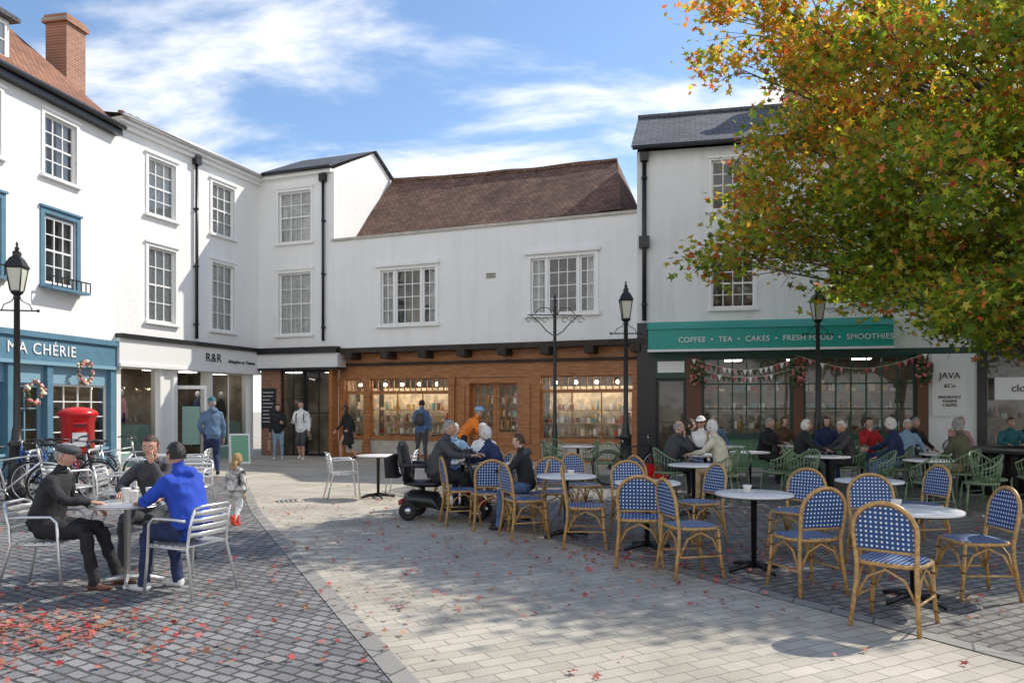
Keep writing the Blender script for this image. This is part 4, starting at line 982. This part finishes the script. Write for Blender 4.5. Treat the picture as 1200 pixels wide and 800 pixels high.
person('woman',-.42,12.15,-120,top='white',bot='grey',hair='white',style='bob',lean=8,arms=('table','lap'),H=1.62); chair('bistro_chair',MBi,-.42,12.15,-120)
person('woman',-.22,11.1,165,top='navy',bot='navy',hair='white',style='bob',lean=18,arms=('table','table'),H=1.62,bulk=1.2); chair('bistro_chair',MBi,-.22,11.1,165)
person('boy',.17,9.75,172,top='black',bot='denim',hair='brown',lean=10,arms=('table','table'),H=1.42,z0=.0,hood='dgrey',legs=((.38,.4),(.38,.42))); chair('bistro_chair',MBi,.2,9.75,172)
seats=[(3.2,14.2,-20,'black','navy','brown','long',None),(3.75,15.2,-110,'white','denim','black','short',('cap','white')),(3.45,12.6,150,'cream','tan','white','bob',None),(2.7,13.2,10,'dgrey','black','grey','bald',None),
 (5.3,16.1,-60,'black','black','grey','short',None),(5.35,14.3,-15,'black','dgrey','white','bob',None),(6.35,14.4,175,'dgrey','black','white','short',None),(6.9,16.9,-100,'navy','navy','brown','long',None),
 (7.6,16.4,-90,'red','denim','brown','short',None),(6.95,13.9,160,'navy','denim','white','bob',None),(8.5,16.3,-80,'black','black','grey','bob',None),(7.85,15.3,-100,'lblue','grey','white','bob',None),
 (7.55,12.9,120,'olive','tan','grey','bob',None),(9.7,16.7,-95,'pink','navy','blond','long',None),(10.7,16.5,-110,'teal','black','brown','short',None),(11.4,16.9,-90,'black','black','white','short',None),
 (6.1,17.4,-85,'brown','black','brown','bob',None),(8.9,17.3,-70,'grey','navy','brown','long',None),(4.5,17.2,-90,'slate','navy','grey','short',None)]
for (x,y,f,t,bo,h,st,ht) in seats:
    person('woman' if st in('long','bob') else 'man',x,y,f,top=t,bot=bo,hair=h,style=st,hat=ht,lean=rnd.uniform(4,18),arms=(rnd.choice(['lap','table','rest']),rnd.choice(['table','table','lap','chin'])),turn=rnd.uniform(-25,25),H=rnd.uniform(1.64,1.78),vox=.024,
           legs=((rnd.uniform(.38,.42),rnd.uniform(.35,.6)),(.42,rnd.uniform(.38,.55))),glasses=(ht is not None))
    chair('green_cafe_chair',MGr,x,y-.0,f)
for x,y,f in ((3.95,13.6,80),(4.55,13.2,150),(4.75,12.6,200),(5.9,12.4,170),(5.0,13.4,-30),(6.2,11.4,100),(6.9,11.3,160),(1.6,16.5,180),(.9,16.2,20),(1.9,15.5,90),(8.3,12.2,200),(7.4,11.9,-60),(1.0,17.3,-60)):
    chair('green_cafe_chair',MGr,x,y,f)
for x,y in ((3.35,13.3),(4.4,14.2),(5.85,14.9),(5.3,12.9),(6.5,12.0),(7.2,15.8),(8.2,15.9),(1.4,16.3),(4.6,16.3),(7.6,13.6),(10.2,16.2),(5.9,16.6)): inst('round_table',MT,(x,y,.006))
b=MB()
for (x,y) in ((3.0,15.6),(2.8,15.75)): b.box(x-.14,x+.14,y-.07,y+.07,.006,.4,postred); b.tube([(x-.06,y,.4),(x,y,.52),(x+.06,y,.4)],.006,postred,4)
b.obj('shopping_bags')
b=MB(); gb=M('board_green',(.18,.4,.25),.5)
for s_ in (-1,1):
    m=Matrix.Translation((0,s_*.16,0))@Matrix.Rotation(s_*R(11),4,'X'); b.box(-.27,.27,-.012,.012,0,.85,white,m); b.box(-.23,.23,-.016 if s_<0 else .0125,-.0125 if s_<0 else .016,.06,.8,gb,m)
b.obj('sandwich_board',(-7.6,21.4,.006),R(30))
# ------------------------------------------------------------ leaves
def leafmat(name,attr=True,trans=.45):
    m,nt,N,L,b_=_nt(name); o=[n for n in N if n.type=='OUTPUT_MATERIAL'][0]
    at=N.new('ShaderNodeAttribute'); at.attribute_name='lc'
    L.new(at.outputs['Color'],b_.inputs['Base Color']); b_.inputs['Roughness'].default_value=.5
    t=N.new('ShaderNodeBsdfTranslucent')
    g=N.new('ShaderNodeMix'); g.data_type='RGBA'; g.blend_type='MULTIPLY'; g.inputs['Factor'].default_value=1; g.inputs['B'].default_value=(1.9,1.8,.9,1)
    L.new(at.outputs['Color'],g.inputs['A']); L.new(g.outputs['Result'],t.inputs['Color'])
    x=N.new('ShaderNodeMixShader'); x.inputs[0].default_value=trans; L.new(b_.outputs[0],x.inputs[1]); L.new(t.outputs[0],x.inputs[2]); L.new(x.outputs[0],o.inputs[0]); return m
LM=leafmat('leaf_foliage',trans=.56); LG=leafmat('leaf_litter',trans=.1)
st=[]
for k in range(10):
    a=math.pi/2+k*math.pi/5; r=(1.0 if k==0 else (.92 if k in(2,8) else .7)) if k%2==0 else .38
    st.append((r*math.cos(a),r*math.sin(a)))
st=np.array(st)
def leafmesh(name,pos,nrm,size,col,mat,seed=1,parent=None):
    rg=np.random.default_rng(seed); n=len(pos)
    nrm=nrm/np.linalg.norm(nrm,axis=1)[:,None]
    rv=rg.normal(size=(n,3)); a=np.cross(nrm,rv); a/=np.linalg.norm(a,axis=1)[:,None]; bb=np.cross(nrm,a)
    fold=(np.abs(st[:,0])*.35)[None,:,None]*rg.uniform(-.4,1,(n,1,1))
    vs=pos[:,None,:]+size[:,None,None]*(a[:,None,:]*st[None,:,0:1]+bb[:,None,:]*st[None,:,1:2]+nrm[:,None,:]*fold)
    vs=vs.reshape(-1,3); me=bpy.data.meshes.new(name)
    me.vertices.add(n*10); me.vertices.foreach_set('co',vs.ravel().astype(np.float32))
    me.loops.add(n*10); me.loops.foreach_set('vertex_index',np.arange(n*10,dtype=np.int32))
    me.polygons.add(n); me.polygons.foreach_set('loop_start',np.arange(0,n*10,10,dtype=np.int32)); me.polygons.foreach_set('loop_total',np.full(n,10,dtype=np.int32))
    at=me.attributes.new('lc','FLOAT_COLOR','FACE'); at.data.foreach_set('color',np.concatenate([col,np.ones((n,1))],1).ravel().astype(np.float32))
    me.materials.append(mat); me.update(calc_edges=True); me.validate()
    return inst(name,me,parent=parent)
bark=M('bark',(.10,.08,.06),.9,var=.35,vs=12,bump=1,bs=25)
PG=np.array([(.13,.22,.03),(.19,.28,.035),(.27,.33,.04),(.38,.40,.055),(.10,.17,.025)]); PO=np.array([(.55,.34,.06),(.52,.22,.05),(.46,.12,.05),(.50,.40,.07),(.40,.30,.07)])
def tree(name,base,clumps,seed,nl,ls,trunkh=3.0):
    rg=np.random.default_rng(seed); E=empty(name,base)
    b=MB(); b.tube([(0,0,0),(0,0,.3),(.03,.02,1.5),(.0,.05,trunkh),(.1,.1,trunkh+2.5),(.0,.0,trunkh+5.5)],[.32,.22,.18,.16,.11,.04],bark,12)
    for (cx_,cy,cz,r,orange) in clumps:
        z0_=min(trunkh+4.5,max(trunkh-.6,cz-math.hypot(cx_,cy)*.45)); p0=V((.03,.05,z0_)); p3=V((cx_,cy,cz)); mid=p0.lerp(p3,.5)+V((0,0,.35)); l=(p3-p0).length
        b.tube([p0,p0.lerp(mid,.6)+V((rg.normal()*.08,rg.normal()*.08,.05)),mid,mid.lerp(p3,.6),p3],[.02+.010*l,.015+.006*l,.010+.004*l,.012,.006],bark,6)
        for k in range(4):
            q=p3+V(rg.normal(size=3))*r*.5; b.tube([mid.lerp(p3,.4+.15*k),(mid.lerp(p3,.4+.15*k)+q)/2+V((0,0,.08)),q],[.010,.007,.004],bark,4)
    b.obj('trunk_and_limbs',parent=E)
    P_=[];Nn=[];Sz=[];C_=[]
    for (cx_,cy,cz,r,orange) in clumps:
        sub=max(6,int(14*r)); 
        for k in range(sub):
            d=rg.normal(size=3); d/=np.linalg.norm(d); rr=r*rg.uniform(.25,1.0)
            c0=np.array([cx_,cy,cz])+d*rr*np.array([1,1,.75]); n=int(nl*rg.uniform(.5,1.35)); 
            pp=c0+rg.normal(size=(n,3))*np.array([.24,.24,.13])
            out=rg.normal(size=(n,3))*.6+np.array([0,0,.7])+(sv.x*.2,0,0)
            P_.append(pp); Nn.append(out); Sz.append(ls*rg.uniform(.65,1.25,n))
            o_=orange+rg.normal()*.22; isO=rg.random(n)<np.clip(o_,0.02,.95)
            cg=PG[rg.integers(0,5,n)]; co2=PO[rg.integers(0,5,n)]
            C_.append(np.where(isO[:,None],co2,cg)*rg.uniform(.75,1.25,(n,1))*rg.uniform(.8,1.15))
    leafmesh('foliage',np.concatenate(P_),np.concatenate(Nn),np.concatenate(Sz),np.concatenate(C_),LM,seed,parent=E)
    return sum(len(p) for p in P_)
cl=[]; rg=np.random.default_rng(5)
def inside(X,Y,Z):
    lim=6.0 if Z>3.6 else 5.2
    e=((X-.2)/lim)**2+((Y+1.0)/4.2)**2+((Z-6.2)/(3.9 if Z<6.2 else 4.0))**2
    return e<1
n=0
while n<125:
    X,Y,Z=rg.uniform(-6.6,3.5),rg.uniform(-5.4,3.0),rg.uniform(2.6,10.2)
    if not inside(X,Y,Z): continue
    if inside(X*1.7,Y*1.7,(Z-6.2)*1.7+6.2) and rg.random()<.75: continue
    cl.append((X,Y,Z,rg.uniform(.65,1.05),max(.04,min(.8,-.05-.11*X*(.3+.10*Z)+.05*max(0,Z-6.5)+rg.normal()*.10)))); n+=1
cl+=[(-6.2,-1.5,4.2,.6,.3),(-5.5,-1.2,4.6,.75,.3),(-6.7,-1.7,3.95,.4,.4),(-4.8,-1.0,4.9,.8,.25),(-4.0,-2,3.6,.8,.15),(-6.3,-1,7.4,.55,.65),(-6.5,-1,8.4,.5,.75),(-5.9,-1.5,9.0,.7,.7),(-5.6,-1.8,7.9,.7,.6)]
for k in range(32):
    X,Y=rg.uniform(-4.9,.6),rg.uniform(-4.2,-1.2); lo=3.1 if X<-3.2 else 2.75
    cl.append((X,Y,rg.uniform(lo,6.2),rg.uniform(.7,.95),max(.04,.02-.045*X+rg.normal()*.07)))
nt_=tree('sweetgum_tree',(9.9,14,0),cl,11,50,.082)
# leaf litter
def litter(n,fn,seed):
    rg=np.random.default_rng(seed); pts=np.array([fn(rg) for _ in range(n)]); pos=np.zeros((n,3)); pos[:,:2]=pts; pos[:,2]=.022+rg.uniform(0,.015,n)
    nr=rg.normal(size=(n,3))*.25+np.array([0,0,1]); P2=np.array([(.42,.05,.04),(.48,.10,.06),(.32,.04,.03),(.45,.2,.09),(.3,.11,.06),(.5,.15,.12)])
    return pos,nr,rg.uniform(.022,.045,n),P2[rg.integers(0,6,n)]*rg.uniform(.7,1.2,(n,1))
A=[]
A.append(litter(650,lambda g:(g.normal(-3.5,.7),g.normal(5.25,.35)),1))
A.append(litter(800,lambda g:(g.uniform(-8,-.8),g.uniform(3.6,13)),2))
A.append(litter(900,lambda g:(g.uniform(-1,7),g.uniform(5.5,12)),3))
A.append(litter(260,lambda g:(g.uniform(-4,5),g.uniform(3,16)),4))
A.append(litter(450,lambda g:(g.normal(1.8,1.0),g.normal(8.1,.6)),5))
A.append(litter(260,lambda g:(g.uniform(-9,-6),g.uniform(9,17)),6))
leafmesh('fallen_leaves',*[np.concatenate([a[i] for a in A]) for i in range(4)],LG,9)
print('leaves',nt_,'faces total',sum(len(o.data.polygons) for o in sc.objects if o.type=='MESH'))
